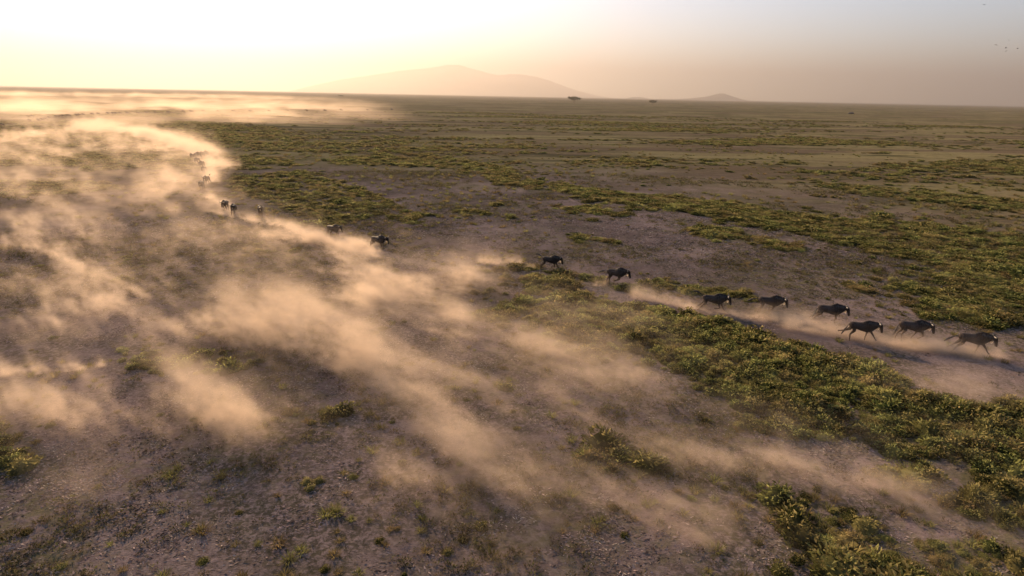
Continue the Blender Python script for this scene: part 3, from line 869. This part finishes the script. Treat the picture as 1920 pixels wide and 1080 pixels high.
    mtl = bpy.data.meshes.new('tail'); mtl.from_pydata([tuple(v) for v in Vt], [], Qt); mtl.materials.append(M_HAIR); parts.append(('tail', mtl))
    zz = zh + dz
    for s in (1, -1):
        Vh, Qh = [], []
        hp = [(1.03, .05, .07), (1.04, .13, .065), (1.06, .22, .05), (1.075, .28, .085), (1.06, .285, .16), (1.03, .255, .225), (1.015, .235, .255)]
        rr = [.052, .046, .040, .034, .026, .017, .006]
        # rings around the curved horn
        P = [np.array([q[0], q[1] * s, zz + q[2]]) for q in hp]
        for i, c in enumerate(P):
            t = P[min(i + 1, 6)] - P[max(i - 1, 0)]; t /= np.linalg.norm(t)
            u = np.cross(t, [1, 0, 0.01]); u /= np.linalg.norm(u); w = np.cross(t, u)
            for k in range(7):
                an = k / 7 * 6.2832; Vh.append(tuple(c + (u * math.cos(an) + w * math.sin(an)) * rr[i]))
        for i in range(6):
            for k in range(7):
                Qh.append((i * 7 + k, i * 7 + (k + 1) % 7, i * 7 + 7 + (k + 1) % 7, i * 7 + 7 + k))
        mh = bpy.data.meshes.new('horn'); mh.from_pydata(Vh, [], Qh); mh.materials.append(M_HORN); parts.append(('horn', mh))
        # ear
        e0 = np.array([0.99, .075 * s, zz + .02])
        Ve = [tuple(e0), tuple(e0 + [-.03, .07 * s, .02]), tuple(e0 + [-.06, .15 * s, -.02]), tuple(e0 + [0.0, .08 * s, -.035]), tuple(e0 + [-.035, .075 * s, -.02])]
        mE = bpy.data.meshes.new('ear'); mE.from_pydata(Ve, [], [(0, 1, 4), (1, 2, 4), (2, 3, 4), (3, 0, 4), (0, 3, 1), (1, 3, 2)]); mE.materials.append(M_COAT); parts.append(('ear', mE))
        a2 = mE.attributes.new('coat', 'FLOAT_COLOR', 'POINT'); a2.data.foreach_set('color', np.tile([.03, .026, .024, 1], len(Ve)).astype(np.float32))
        bm = bmesh.new(); bmesh.ops.create_icosphere(bm, subdivisions=1, radius=.017); bmesh.ops.translate(bm, verts=bm.verts, vec=(1.135, .086 * s, zz - .055))
        mI = bpy.data.meshes.new('eye'); bm.to_mesh(mI); bm.free(); mI.materials.append(M_EYE); parts.append(('eye', mI))
    for nm, q in parts:
        for v in q.vertices: v.co.x *= SX
        if nm in ('tail', 'horn'):
            for f in q.polygons: f.use_smooth = True
    return body, parts

ANIMALS = {k: build_animal_meshes(k) for k in POSES}

def wildebeest(px, py, pose, head_deg, label, scale=1.0, parts=True, group=None, pitch=0.0):
    """feet at photo pixel px,py; head_deg = heading clockwise from straight ahead"""
    body, pp = ANIMALS[pose]
    p = unp(px, py)
    o = link(bpy.data.objects.new('wildebeest', body))
    o.location = (p.x, p.y, gz1(p.x, p.y) - 0.01)
    o.rotation_euler = (0, pitch, math.radians(90 - head_deg)); o.scale = (scale,) * 3
    tag(o, label, 'wildebeest', group)
    if parts:
        for nm, me in pp:
            link(bpy.data.objects.new(nm, me), o)
    return o

G1 = 'wildebeest running in a line across the plain'
NEAR = [
 (1336, 584, 'A', 108, 'wildebeest with hind legs flung back, rearmost of six close together at right', 1.0),
 (1440, 592, 'B', 108, 'wildebeest with tail straight out, front legs tucked, second from the rear of six at right', 1.0),
 (1552, 607, 'C', 110, 'wildebeest stretching both hind legs back, third from the rear of the six at right', 1.0),
 (1611, 641, 'D', 110, 'wildebeest with one front leg reaching far forward, nearest the thick green band', .96),
 (1705, 642, 'E', 110, 'wildebeest just behind the leader, head low over a pale beard', 1.0),
 (1818, 664, 'F', 110, 'leading wildebeest at far right, head of the whole line', 1.02),
 (1154, 534, 'B', 112, 'dark wildebeest in a tight gallop between the two green bands, legs folded under it', 1.0),
 (1032, 505, 'A', 108, 'dark wildebeest running alone with its tail raised behind it, near the middle', 0.95),
 (711, 468, 'C', 116, 'wildebeest at the right end of the thick dust, bright dust puff at its hooves', 1.05),
 (627, 448, 'G', 118, 'brownish wildebeest half veiled by dust, just left of the one with the bright puff', 1.05),
 (490, 409, 'E', 150, 'stocky wildebeest turning the bend, right of the two coming head on', 1.05),
 (440, 406, 'D', 165, 'wildebeest in the dust with tail showing, right one of two coming head on', 1.05),
 (424, 398, 'B', 172, 'wildebeest coming head on through bright dust, left one of the pair', 1.0),
 (380, 358, 'G', 170, 'dark wildebeest alone in the dust below the string in the bright plume', 1.0),
 (389, 346, 'A', 176, 'slim dark wildebeest trotting up the line just behind the lone one in the dust', 1.05),
]
for a in NEAR: wildebeest(*a[:5], scale=a[5], group=G1)
G2 = 'wildebeest veiled in the bright dust plume'
for (px, py, pose, hd, lab) in [(384, 326, 'C', 172, 'faint wildebeest next above the slim trotting one in the bright plume'), (380, 316, 'E', 178, 'faint wildebeest midway up the string in the bright plume'),
        (371, 309, 'D', 175, 'faint wildebeest just below the cluster at the head of the bright plume'), (368, 300, 'B', 172, 'faint wildebeest second from the left in the cluster at the far bend'),
        (374, 297, 'G', 180, 'faint wildebeest in the middle of the cluster at the far bend'), (380, 295, 'A', 178, 'faint wildebeest second from the right in the cluster at the far bend'),
        (388, 293, 'F', 175, 'faint wildebeest at the right end of the cluster at the far bend'), (360, 299, 'C', 160, 'faint wildebeest at the left end of the cluster at the far bend')]:
    wildebeest(px, py, pose, hd, lab, 1.05, False, G2)
G3 = 'wildebeest in the far column near the left horizon'
gg = np.random.default_rng(9)
FARX = [(5,236),(54,220),(61,219),(56,227),(73,227),(80,226),(86,224),(93,222),(107,220),(113,219),(119,218),(127,218),(130,218),(145,217),(150,217),(157,216),(174,215),(185,215),(203,214),(213,214),(218,214),(226,213),(240,213),(260,213),(275,212),(292,212),(317,212),(345,211),(360,211),(382,210),(410,210),(438,209),(470,209),(505,209),(540,208),(575,208),(610,208),(640,207),(690,207),(735,206)]
for px, py in FARX:
    wildebeest(px, py + 1, 'ABCDEFG'[gg.integers(0, 7)], 265 + gg.uniform(-8, 8) + (0 if px > 100 else 20), 'tiny wildebeest out at the left edge, nearer than the distant column' if px < 20 else 'tiny wildebeest in the distant column below the left horizon', 1.1 if px < 300 else 1.25, False, G3)

# ------------------------------------------------------------------ trees far out on the plain
M_BARK = plain_mat('bark', (0.09, 0.07, 0.055), 0.9)
M_ACACIA = leaf_mat('acacia_leaf', (0.018, 0.026, 0.010), (0.045, 0.055, 0.018), (0.09, 0.09, 0.03), 0.3)
def acacia(px, py, wpx, hpx, label, seed):
    g = np.random.default_rng(seed)
    p = unp(px, py); D = (p - Vector((0, 0, H))).length
    W = wpx / F * D; Ht = hpx / F * D
    root = link(bpy.data.objects.new('acacia_tree', None)); root.location = (p.x, p.y, gz1(p.x, p.y)); root.empty_display_size = 1
    tag(root, label, 'tree', 'flat topped acacias out on the plain')
    V, Q = [], []
    loft(V, Q, [(0, 0, -.3, .035 * W, .035 * W), (0.01 * W, 0, Ht * .15, .024 * W, .024 * W), (0, 0.01 * W, Ht * .45, .018 * W, .018 * W)], 8)
    for k in range(7):
        t = k / 7 * 6.28 + g.uniform(-.3, .3); e = W * g.uniform(.25, .42)
        loft(V, Q, [(0, 0, Ht * .38, .012 * W, .012 * W), (e * .5 * math.cos(t), e * .5 * math.sin(t), Ht * .6, .009 * W, .009 * W), (e * math.cos(t), e * math.sin(t), Ht * .78, .004 * W, .004 * W)], 6)
    me = bpy.data.meshes.new('trunk'); me.from_pydata([tuple(v) for v in V], [], Q); me.materials.append(M_BARK)
    link(bpy.data.objects.new('trunk', me), root)
    n = 2600
    # leaf sprays in flat lobes
    lob = [(W * .36 * math.sqrt(g.uniform(0, 1)) * math.cos(t), W * .36 * math.sqrt(g.uniform(0, 1)) * math.sin(t), g.uniform(.50, .82)) for t in g.uniform(0, 6.28, 16)]
    vs = []; fs = []; la = []
    for k in range(n):
        lx, ly, lz = lob[g.integers(0, len(lob))]
        c = np.array([lx + g.normal(0, W * .075), ly + g.normal(0, W * .075), Ht * lz + g.normal(0, Ht * .09)])
        a = g.normal(0, 1, 3); a[2] *= .4; a /= np.linalg.norm(a); b = np.cross(a, g.normal(0, 1, 3)); b /= np.linalg.norm(b)
        s = W * g.uniform(.015, .035); i = len(vs)
        vs += [c - a * s, c - b * s * .6, c + a * s, c + b * s * .6]; fs.append((i, i + 1, i + 2, i + 3)); la += [g.uniform(0, .9)] * 4
    me = mesh_np('crown', np.array(vs), np.array(fs), M_ACACIA); attr(me, 'leaf', 'FLOAT', 'POINT', np.array(la, np.float32))
    link(bpy.data.objects.new('crown', me), root)
acacia(1076, 193, 26, 11, 'larger dark flat topped acacia under the right end of the mountain', 1)
acacia(1224, 196, 16, 7, 'smaller flat topped acacia right of the larger one', 2)
acacia(639, 182, 9, 3.5, 'faint tiny acacia near the horizon below the left slope of the mountain', 3)

# a dark boulder out on the right of the plain
def boulder(px, py, wpx, label):
    p = unp(px, py); D = (p - Vector((0, 0, H))).length; W = wpx / F * D
    bm = bmesh.new(); bmesh.ops.create_icosphere(bm, subdivisions=3, radius=W / 2)
    g = np.random.default_rng(4); ph = g.uniform(0, 6, 9)
    for v in bm.verts:
        c = v.co / (W / 2)
        k = 1 + .12 * math.sin(c.x * 3 + ph[0]) + .1 * math.sin(c.y * 4 + ph[1] + c.z * 3) + .06 * math.sin(c.z * 7 + ph[2] + c.x * 6)
        v.co = Vector((c.x * k, c.y * k * .8, c.z * k * .55 + .15)) * (W / 2)
    me = bpy.data.meshes.new('boulder'); bm.to_mesh(me); bm.free(); me.materials.append(plain_mat('dark_rock', (0.05, 0.042, 0.038), 0.9))
    o = link(bpy.data.objects.new('boulder', me)); o.location = (p.x, p.y, gz1(p.x, p.y))
    tag(o, label, 'boulder')
boulder(1595, 214, 8, 'lone dark boulder on the far plain at right')

# ------------------------------------------------------------------ birds
M_BIRD = plain_mat('dark_plumage', (0.03, 0.028, 0.028), 0.7)
def bird_mesh(flap):
    bm = bmesh.new()
    bmesh.ops.create_uvsphere(bm, u_segments=8, v_segments=6, radius=1, matrix=Matrix.Diagonal((.17, .055, .05, 1)))
    def poly(pts, th=.006):
        a = [bm.verts.new(p) for p in pts]; b = [bm.verts.new((p[0], p[1], p[2] - th)) for p in pts]
        bm.faces.new(a); bm.faces.new(b[::-1])
        for i in range(len(pts)): bm.faces.new((a[i], b[i], b[(i + 1) % len(pts)], a[(i + 1) % len(pts)]))
    for s in (1, -1):
        w = [(.08, .03 * s, .02), (.06, .20 * s, .02 + flap * .5), (-.03, .42 * s, .02 + flap), (-.06, .22 * s, .01 + flap * .5), (-.07, .03 * s, .01)]
        poly(w if s > 0 else w[::-1])
    poly([(-.13, .02, .0), (-.28, .05, .0), (-.28, -.05, .0), (-.13, -.02, .0)])
    bmesh.ops.create_cone(bm, segments=6, radius1=.018, radius2=.002, depth=.06, matrix=Matrix.Translation((.19, 0, .01)) @ Matrix.Rotation(math.radians(90), 4, 'Y'), cap_ends=True)
    me = bpy.data.meshes.new('bird'); bm.to_mesh(me); bm.free(); me.materials.append(M_BIRD); return me
BM_ = [bird_mesh(.12), bird_mesh(-.08), bird_mesh(.2)]
for i, (px, py, lab) in enumerate([(1845, 9, 'small dark bird highest in the sky at the top right'), (1867, 84, 'small dark bird lowest left of the five flying together'), (1886, 90, 'small dark bird, upper one of the close pair at right'),
                                   (1886, 96, 'small dark bird lower one of two close together above the right horizon'), (1892, 75, 'small dark bird flying above the close pair'), (1908, 91, 'small dark bird nearest the right edge of the sky')]):
    d = unp_dir(px, py).normalized() * (150 + 12 * i)
    o = link(bpy.data.objects.new('bird', BM_[i % 3])); o.location = (d.x, d.y, H + d.z); o.rotation_euler = (.15, .1, .4 + i)
    tag(o, lab, 'bird', 'birds in the right of the sky')
# ------------------------------------------------------------------ dust raised by the herd
T3 = tile3(256, 256, 48, 1.75, 21)
T3B = tile3(192, 192, 40, 1.45, 22)
WIND = np.array([0.78, -0.62])        # dust drifts to the right and towards the camera

def dust_mat(name, k, aniso):
    mt, nt, out = new_mat(name)
    a = nd(nt, 'ShaderNodeAttribute', attribute_name='density').outputs['Fac']
    v = nd(nt, 'ShaderNodeVolumePrincipled')
    v.inputs['Color'].default_value = (0.93, 0.745, 0.575, 1)
    v.inputs['Anisotropy'].default_value = aniso
    v.inputs['Density'].default_value = k
    nt.links.new(v.outputs[0], out.inputs['Volume'])
    return mt

# right hand edge of the raised dust = the herd's path, as x over y
EDGE = np.array(sorted([(unp(x, y).y, unp(x, y).x) for x, y in [(100,232),(210,238),(290,254),(350,270),(412,292),(436,312),(425,335),(440,365),(470,392),(520,410),(580,428),(640,444),(720,462)]]))
GAPS = [unp(490, 409), unp(440, 406), unp(424, 398), unp(711, 468), unp(627, 448), unp(1032, 505), unp(1010, 512), unp(1080, 540), unp(960, 545)]

# soft drifts: photo x, y, half width, half height, strength, height in metres
DRIFTS = [
 (60,245,170,16,.9,2.2),(200,246,110,12,1.0,2.2),(270,262,70,12,1.2,2.0),(335,278,60,16,1.6,1.8),(385,303,45,14,1.6,1.5),(395,318,42,10,1.1,1.2),
 (60,290,160,16,.7,2.2),(200,275,120,14,.7,2.2),(320,330,60,28,.9,2.0),(240,345,70,14,.5,2.0),(330,370,80,22,1.0,2.0),(395,375,30,16,.8,1.2),
 (180,385,90,16,.8,2.2),(250,405,80,16,.9,2.0),(120,365,80,12,.6,2.0),(30,320,110,18,.7,2.4),(20,390,60,18,.5,2.0),
 (430,424,60,12,1.2,.8),(380,420,80,20,.9,1.8),(505,436,70,10,1.2,.8),(560,460,60,12,1.2,.9),(620,484,55,14,1.3,.9),(560,480,70,20,.9,1.6),(430,460,70,14,.6,1.3),
 (640,505,60,22,1.5,1.5),(690,490,70,8,1.0,.6),(700,530,70,22,1.2,1.4),(760,500,80,10,1.0,1.0),(800,530,90,16,1.2,1.2),(880,548,90,14,1.2,1.1),(960,540,60,14,1.0,1.0),(820,560,80,14,1.0,1.1),
 (690,575,45,30,1.2,1.5),(720,565,50,18,.9,1.3),(622,615,16,18,1.4,1.0),(630,640,30,18,.7,1.0),
 (40,470,80,28,.7,2.0),(140,540,80,22,.45,1.8),(60,600,90,30,.45,1.6),(330,545,110,22,.5,1.6),(440,520,80,24,.55,1.6),(560,600,60,30,.5,1.4),(470,620,110,26,.6,1.4),(300,620,100,26,.4,1.4),
 (30,745,60,20,.5,1.0),
 (560,670,90,34,.7,1.3),(650,690,60,40,.9,1.2),(690,740,50,36,.9,1.2),(30,745,80,34,.8,1.1),(150,700,80,20,.5,1.0),
 (230,770,90,30,.7,1.0),(350,790,90,32,.9,1.0),(440,800,50,30,.7,.9),(300,860,110,24,.45,.8),(190,930,80,30,.5,.7),
 (780,790,70,36,.7,1.0),(830,830,70,36,.8,1.0),(880,880,50,34,.7,.9),(940,820,60,50,.6,1.0),(980,770,50,30,.6,1.0),(740,930,60,34,.6,.8),(800,980,60,26,.6,.7),
 (860,650,60,22,.6,1.0),(960,680,60,20,.6,1.0),(900,610,70,14,.4,1.0),(1180,703,80,12,.6,.9),(1100,720,60,14,.4,.9),
 (1180,830,60,26,.7,.9),(1260,850,80,26,.8,.9),(1340,850,90,22,.7,.9),(1440,860,90,22,.6,.9),(1520,880,80,24,.7,.9),(1600,920,90,24,.7,.9),(1700,955,90,24,.7,.9),(1790,980,80,24,.7,.9),(1890,1030,70,30,.7,.9),
 (1100,920,80,40,.6,.8),(1200,950,100,34,.6,.8),(1060,1040,60,40,.5,.7),(1330,930,80,30,.4,.8),(1000,900,50,30,.4,.8),
 (1740,715,120,14,.4,.8),(1870,735,80,12,.6,.8),(1900,700,60,10,.4,.6),
 (600,780,60,24,.3,1.0),(420,700,70,22,.3,1.1),(1150,650,120,16,.22,.9),
]
# streaks close to the ground behind the hooves: photo points, half width m, strength, height
STREAKS = [
 ([(-40,685),(10,697),(70,694),(130,690),(190,682)], .28, 2.4, .4), ([(560,446),(610,458),(640,464)], .4, 1.6, .5),
 ([(1190,556),(1250,568),(1300,580)], .5, 2.0, .45), ([(1290,584),(1340,588),(1400,596),(1450,600)], .45, 1.8, .4), ([(1420,596),(1470,600),(1510,606)], .40, 3.0, .5),
 ([(1480,612),(1560,622),(1640,640)], .55, 2.6, .5), ([(1640,640),(1690,650),(1750,655)], .45, 2.6, .5), ([(1730,655),(1790,664),(1870,672)], .4, 3.0, .5),
 ([(905,494),(930,496),(975,497)], .35, 2.0, .5), ([(988,505),(1004,505)], .2, 3.0, .35), ([(1118,536),(1135,536)], .2, 2.2, .35),
 ([(640,458),(660,460),(690,462)], .5, 3.2, .5), ([(690,470),(704,472)], .25, 4.0, .35), ([(400,395),(450,411),(520,424),(580,446),(640,468),(700,484)], .5, 2.6, .55), ([(395,372),(418,388),(432,396)], .5, 1.4, .6),
 ([(392,300),(394,325),(402,345)], .9, 1.3, 1.0), ([(120,236),(200,242),(270,254),(330,272),(392,294)], 2.2, 1.7, 1.7), ([(385,305),(420,318)], 1.6, 1.2, 1.2), ([(60,232),(140,236),(210,242)], 3.0, .8, 2.0),
]

# longer plumes, torn along the wind: photo points, half width m, strength, height
PLUMES = [
 ([(430,420),(520,444),(600,478),(670,520),(705,575),(700,640),(690,700),(730,770),(830,830),(910,890),(990,960)], .9, .75, 1.3),
 ([(560,460),(660,495),(740,518),(840,540),(980,540)], .9, 1.1, 1.2),
 ([(600,480),(640,540),(700,560),(800,560),(900,555)], .9, .7, 1.2),
 ([(1160,825),(1330,850),(1500,880),(1620,920),(1750,970),(1900,1030)], .7, 1.1, .9),
 ([(160,760),(300,785),(400,800),(480,805)], .9, .8, 1.0),
 ([(1000,870),(1100,930),(1220,960),(1330,1000)], .8, .6, .8),
 ([(540,630),(610,670),(690,700),(780,760),(850,800)], .8, .6, 1.1),
 ([(900,640),(1000,690),(1120,710),(1250,700)], .6, .45, .8),
 ([(0,620),(140,600),(300,590),(420,620),(540,640)], 1.2, .35, 1.4),
 ([(0,480),(90,470),(170,520),(280,560)], 1.3, .45, 1.6),
 ([(380,330),(330,360),(260,395),(200,400),(120,370),(0,330)], 2.2, .7, 1.8),
 ([(400,390),(330,400),(430,440),(520,470)], 1.4, .7, 1.5),
 ([(200,236),(130,250),(40,262),(-60,270)], 4.0, .7, 2.2),
 ([(395,296),(330,285),(220,280),(100,300),(-40,300)], 3.0, .7, 2.2),
 ([(720,900),(780,960),(860,1010),(960,1060)], .6, .5, .7),
 ([(1600,690),(1740,712),(1880,735)], .8, .35, .7),
]
def world_drifts():
    out = []
    for x, y, rx, ry, a, h in DRIFTS:
        p = unp(x, y); D = (p - Vector((0, 0, H))).length
        e = unp(x, y + ry) - unp(x, y - ry)
        out.append((p.x, p.y, rx / F * D, max(abs(e.y) / 2, 0.3), a, h, math.atan2(p.x, p.y)))
    return out
WD = world_drifts()
WP = [(poly_world(p), w * K, a, h) for p, w, a, h in PLUMES]
WS = [(poly_world(p), w, a, h) for p, w, a, h in STREAKS]

def dust_columns(x, y):
    """strength and height of the dust over plain position x,y"""
    q = samp2(T_B, x * 11, y * 11); q2 = samp2(T_B, x * 11 + 250, y * 11 + 99)
    r = np.hypot(x, y); s = np.clip(r / 36, .5, 5)
    q3 = samp2(T_C, x * 17, y * 17)
    wx = x + (.55 * q + .18 * q3) * s; wy = y + (.9 * q2 - .3 * q3) * s
    amp = np.zeros(x.shape); hs = np.zeros(x.shape)
    for cx, cyy, rx, ry, a, h, az in WD:
        dx, dy = wx - cx, wy - cyy
        u = dx * math.cos(az) - dy * math.sin(az); v = dx * math.sin(az) + dy * math.cos(az)
        h = h * 1.2; a = (.36 if cyy < 52 else .28) * a * (1 + 1.2 * (cyy < 34 * K) * (1 + cx / 20 * (cx > 0)))
        e = a * np.exp(-((u / rx) ** 2 + (v / ry) ** 2) * 0.9)
        amp += e; hs += e * h
    for poly, w, a, h in WP:
        a = a * (1.0 + 1.0 * (poly[:, 1].mean() < 34))
        e = a * 1.6 * np.exp(-(seg_dist(wx, wy, poly) / w) ** 2); amp += e; hs += e * h * 1.1
    # thin veil left of the herd's path
    veil = sstep(.2, -.5, (x * 1.0 + (y - 57) * 0.42) / 38) * sstep(14, 32, y) * .20
    q4 = samp2(T_A, x * 10 + y * 3 + 60, y * 7)
    veil2 = .62 * sstep(50, 34, y) * sstep(18, 4, x) * np.clip(.55 + .8 * q4 + .4 * q, 0, 1.8)
    amp += veil + veil2; hs += veil * 1.6 + veil2 * .9
    hs = hs / np.maximum(amp, 1e-5)
    ex = np.interp(y, EDGE[:, 0], EDGE[:, 1])
    side = sstep(1.0, -1.2, (x - ex) / np.clip(y / 60, .8, 3) + .8 * q)
    amp = amp * np.where(y > EDGE[0, 0], side, 1 - (1 - side) * sstep(EDGE[0, 0] - 6, EDGE[0, 0], y))
    for g_ in GAPS:
        amp = amp * (1 - .93 * np.exp(-((x - g_.x * (1 - 2.6 / g_.y)) ** 2 + (y - g_.y + 2.6) ** 2 * .5) / 8.0))
    wx = x + .10 * s * q; wy = y + .15 * s * q2
    low = np.zeros(x.shape); lh = np.full(x.shape, .4)
    for poly, w, a, h in WS:
        d = seg_dist(wx, wy, poly)
        e = 10.0 * a * np.exp(-(d / (w * K * .8)) ** 2); k = e > low
        low = np.where(k, e, low); lh = np.where(k, h, lh)
    return amp, hs, low, lh

def dust_volume(name, label, lo, hi, cell, weight, k, aniso, nscale):
    nx, ny, nz = (max(4, int(round((b - a) / c)) + 1) for a, b, c in zip(lo, hi, cell))
    X = np.linspace(lo[0], hi[0], nx); Y = np.linspace(lo[1], hi[1], ny); Z = np.linspace(lo[2], hi[2], nz)
    gx, gy = np.meshgrid(X, Y, indexing='ij')
    amp, hs, low, lh = dust_columns(gx, gy)
    wgt = weight(gx, gy); amp = amp * wgt; low = low * wgt
    D = np.zeros((nz, ny, nx), np.float32)
    gr = gz(gx, gy)
    act = (amp > .03) | (low > .03)
    ax, ay, aa, ah, al, alh, ag = (v[act].astype(np.float32) for v in (gx, gy, amp, hs, low, lh, gr))
    u = ax * WIND[0] + ay * WIND[1]; v = -ax * WIND[1] + ay * WIND[0]
    m2 = np.zeros((nz,) + act.shape, np.float32)
    for k_, z in enumerate(Z):
        zz = np.maximum(z - ag, 0)
        uu = u - 0.7 * z      # sheared by the wind
        n = samp3(T3, uu * 2.5 / nscale, v * 12.0 / nscale, zz * 8.0 / nscale)
        n2 = samp3(T3B, uu * 7.5 / nscale, v * 28.0 / nscale, zz * 20.0 / nscale)
        f = np.minimum(np.exp(0.80 * n + 0.66 * n2 - .62), 4)
        hh = ah * (0.75 + 0.45 * np.clip(n, -1, 1.5))
        d = aa * f * np.exp(-(zz / np.maximum(hh, .15)) ** 1.6)
        d += al * np.clip(0.6 + .5 * n2 + .3 * n, 0, 3) * np.exp(-(zz / alh) ** 1.5)
        d *= (z > ag - .3)
        m2[k_][act] = d
    D = m2.transpose(0, 2, 1)            # z, y, x
    D[-1] = 0
    D[:, 0] = 0; D[:, -1] = 0; D[:, :, 0] = 0; D[:, :, -1] = 0
    D[D < 0.012] = 0
    N = nx * ny * nz
    zi, yi, xi = np.meshgrid(Z, Y, X, indexing='ij')
    me = bpy.data.meshes.new(name)
    me.vertices.add(N)
    me.vertices.foreach_set('co', np.stack([xi, yi, zi], -1).astype(np.float32).ravel())
    attr(me, 'dust', 'FLOAT', 'POINT', D.astype(np.float32))
    mt = dust_mat(name, k, aniso); me.materials.append(mt)
    o = link(bpy.data.objects.new(name, me)); tag(o, label, kind='stuff')
    ng = bpy.data.node_groups.new(name, 'GeometryNodeTree')
    ng.interface.new_socket('Geometry', in_out='INPUT', socket_type='NodeSocketGeometry')
    ng.interface.new_socket('Geometry', in_out='OUTPUT', socket_type='NodeSocketGeometry')
    L = ng.links.new
    gi = ng.nodes.new('NodeGroupInput'); go = ng.nodes.new('NodeGroupOutput')
    ps = ng.nodes.new('GeometryNodeInputPosition'); sx = ng.nodes.new('ShaderNodeSeparateXYZ'); L(ps.outputs[0], sx.inputs[0])
    def toi(i, a, b, n):
        mp = ng.nodes.new('ShaderNodeMapRange'); mp.clamp = True; L(sx.outputs[i], mp.inputs[0])
        mp.inputs[1].default_value = a; mp.inputs[2].default_value = b; mp.inputs[3].default_value = 0; mp.inputs[4].default_value = n - 1
        fi = ng.nodes.new('FunctionNodeFloatToInt'); fi.rounding_mode = 'ROUND'; L(mp.outputs[0], fi.inputs[0]); return fi.outputs[0]
    def im(op, a, b):
        n_ = ng.nodes.new('FunctionNodeIntegerMath'); n_.operation = op
        for s, v_ in zip(n_.inputs, (a, b)):
            if hasattr(v_, 'is_output'): L(v_, s)
            else: s.default_value = v_
        return n_.outputs[0]
    ix, iy, iz = toi(0, lo[0], hi[0], nx), toi(1, lo[1], hi[1], ny), toi(2, lo[2], hi[2], nz)
    ind = im('ADD', ix, im('MULTIPLY', nx, im('ADD', iy, im('MULTIPLY', iz, ny))))
    na = ng.nodes.new('GeometryNodeInputNamedAttribute'); na.data_type = 'FLOAT'; na.inputs[0].default_value = 'dust'
    si = ng.nodes.new('GeometryNodeSampleIndex'); si.data_type = 'FLOAT'; si.domain = 'POINT'
    L(gi.outputs[0], si.inputs['Geometry']); L(next(s for s in na.outputs if s.enabled and s.name == 'Attribute'), si.inputs['Value']); L(ind, si.inputs['Index'])
    vc = ng.nodes.new('GeometryNodeVolumeCube')
    L(si.outputs[0], vc.inputs['Density']); vc.inputs['Background'].default_value = 0
    vc.inputs['Min'].default_value = lo; vc.inputs['Max'].default_value = hi
    vc.inputs['Resolution X'].default_value = nx; vc.inputs['Resolution Y'].default_value = ny; vc.inputs['Resolution Z'].default_value = nz
    sm = ng.nodes.new('GeometryNodeSetMaterial'); sm.inputs['Material'].default_value = mt
    L(vc.outputs[0], sm.inputs[0]); L(sm.outputs[0], go.inputs[0])
    md = o.modifiers.new('dust', 'NODES'); md.node_group = ng
    print(name, nx, ny, nz, N, 'active', float((D > 0).mean()))
    return o

DK = 0.16
def w_near(x, y): return sstep(64, 54, y)
def w_mid(x, y): return 1 - sstep(64, 54, y)
dust_volume('dust_cloud', 'low tan dust drifting over the near ground', (-50, 14, -.15), (44, 65, 4.2), (.17, .17, .16), w_near, DK * .7, .3, 1.0)
dust_volume('dust_cloud', 'tall golden dust behind the herd at the left', (-160, 53.5, -.3), (32, 360, 6.5), (.5, .65, .36), w_mid, DK * .26, .35, 1.5)

# the dust of the far column, a long low bank kilometres wide
def far_bank():
    global dust_columns
    near_cols = dust_columns
    def cols(x, y):
        r = np.hypot(x, y); az = np.arctan2(x, y)
        q = samp2(T_A, x * .35, y * .35)
        lateral = sstep(-.17, -.50, az + .03 * q)
        amp = sstep(262, 292, r + 6 * q) * (sstep(900, 300, r) * 1.6 + .25 * sstep(2000, 900, r)) * lateral * (1.0 + .4 * q)
        return np.clip(amp, 0, 3), np.full(x.shape, 3.2), np.zeros(x.shape), np.full(x.shape, .4)
    dust_columns = cols
    dust_volume('dust_cloud', 'golden dust bank along the far column below the left horizon', (-1500, 180, -.6), (60, 2000, 10), (7, 7, .8), lambda x, y: np.ones(x.shape), .017, .4, 9.0)
    dust_columns = near_cols
far_bank()
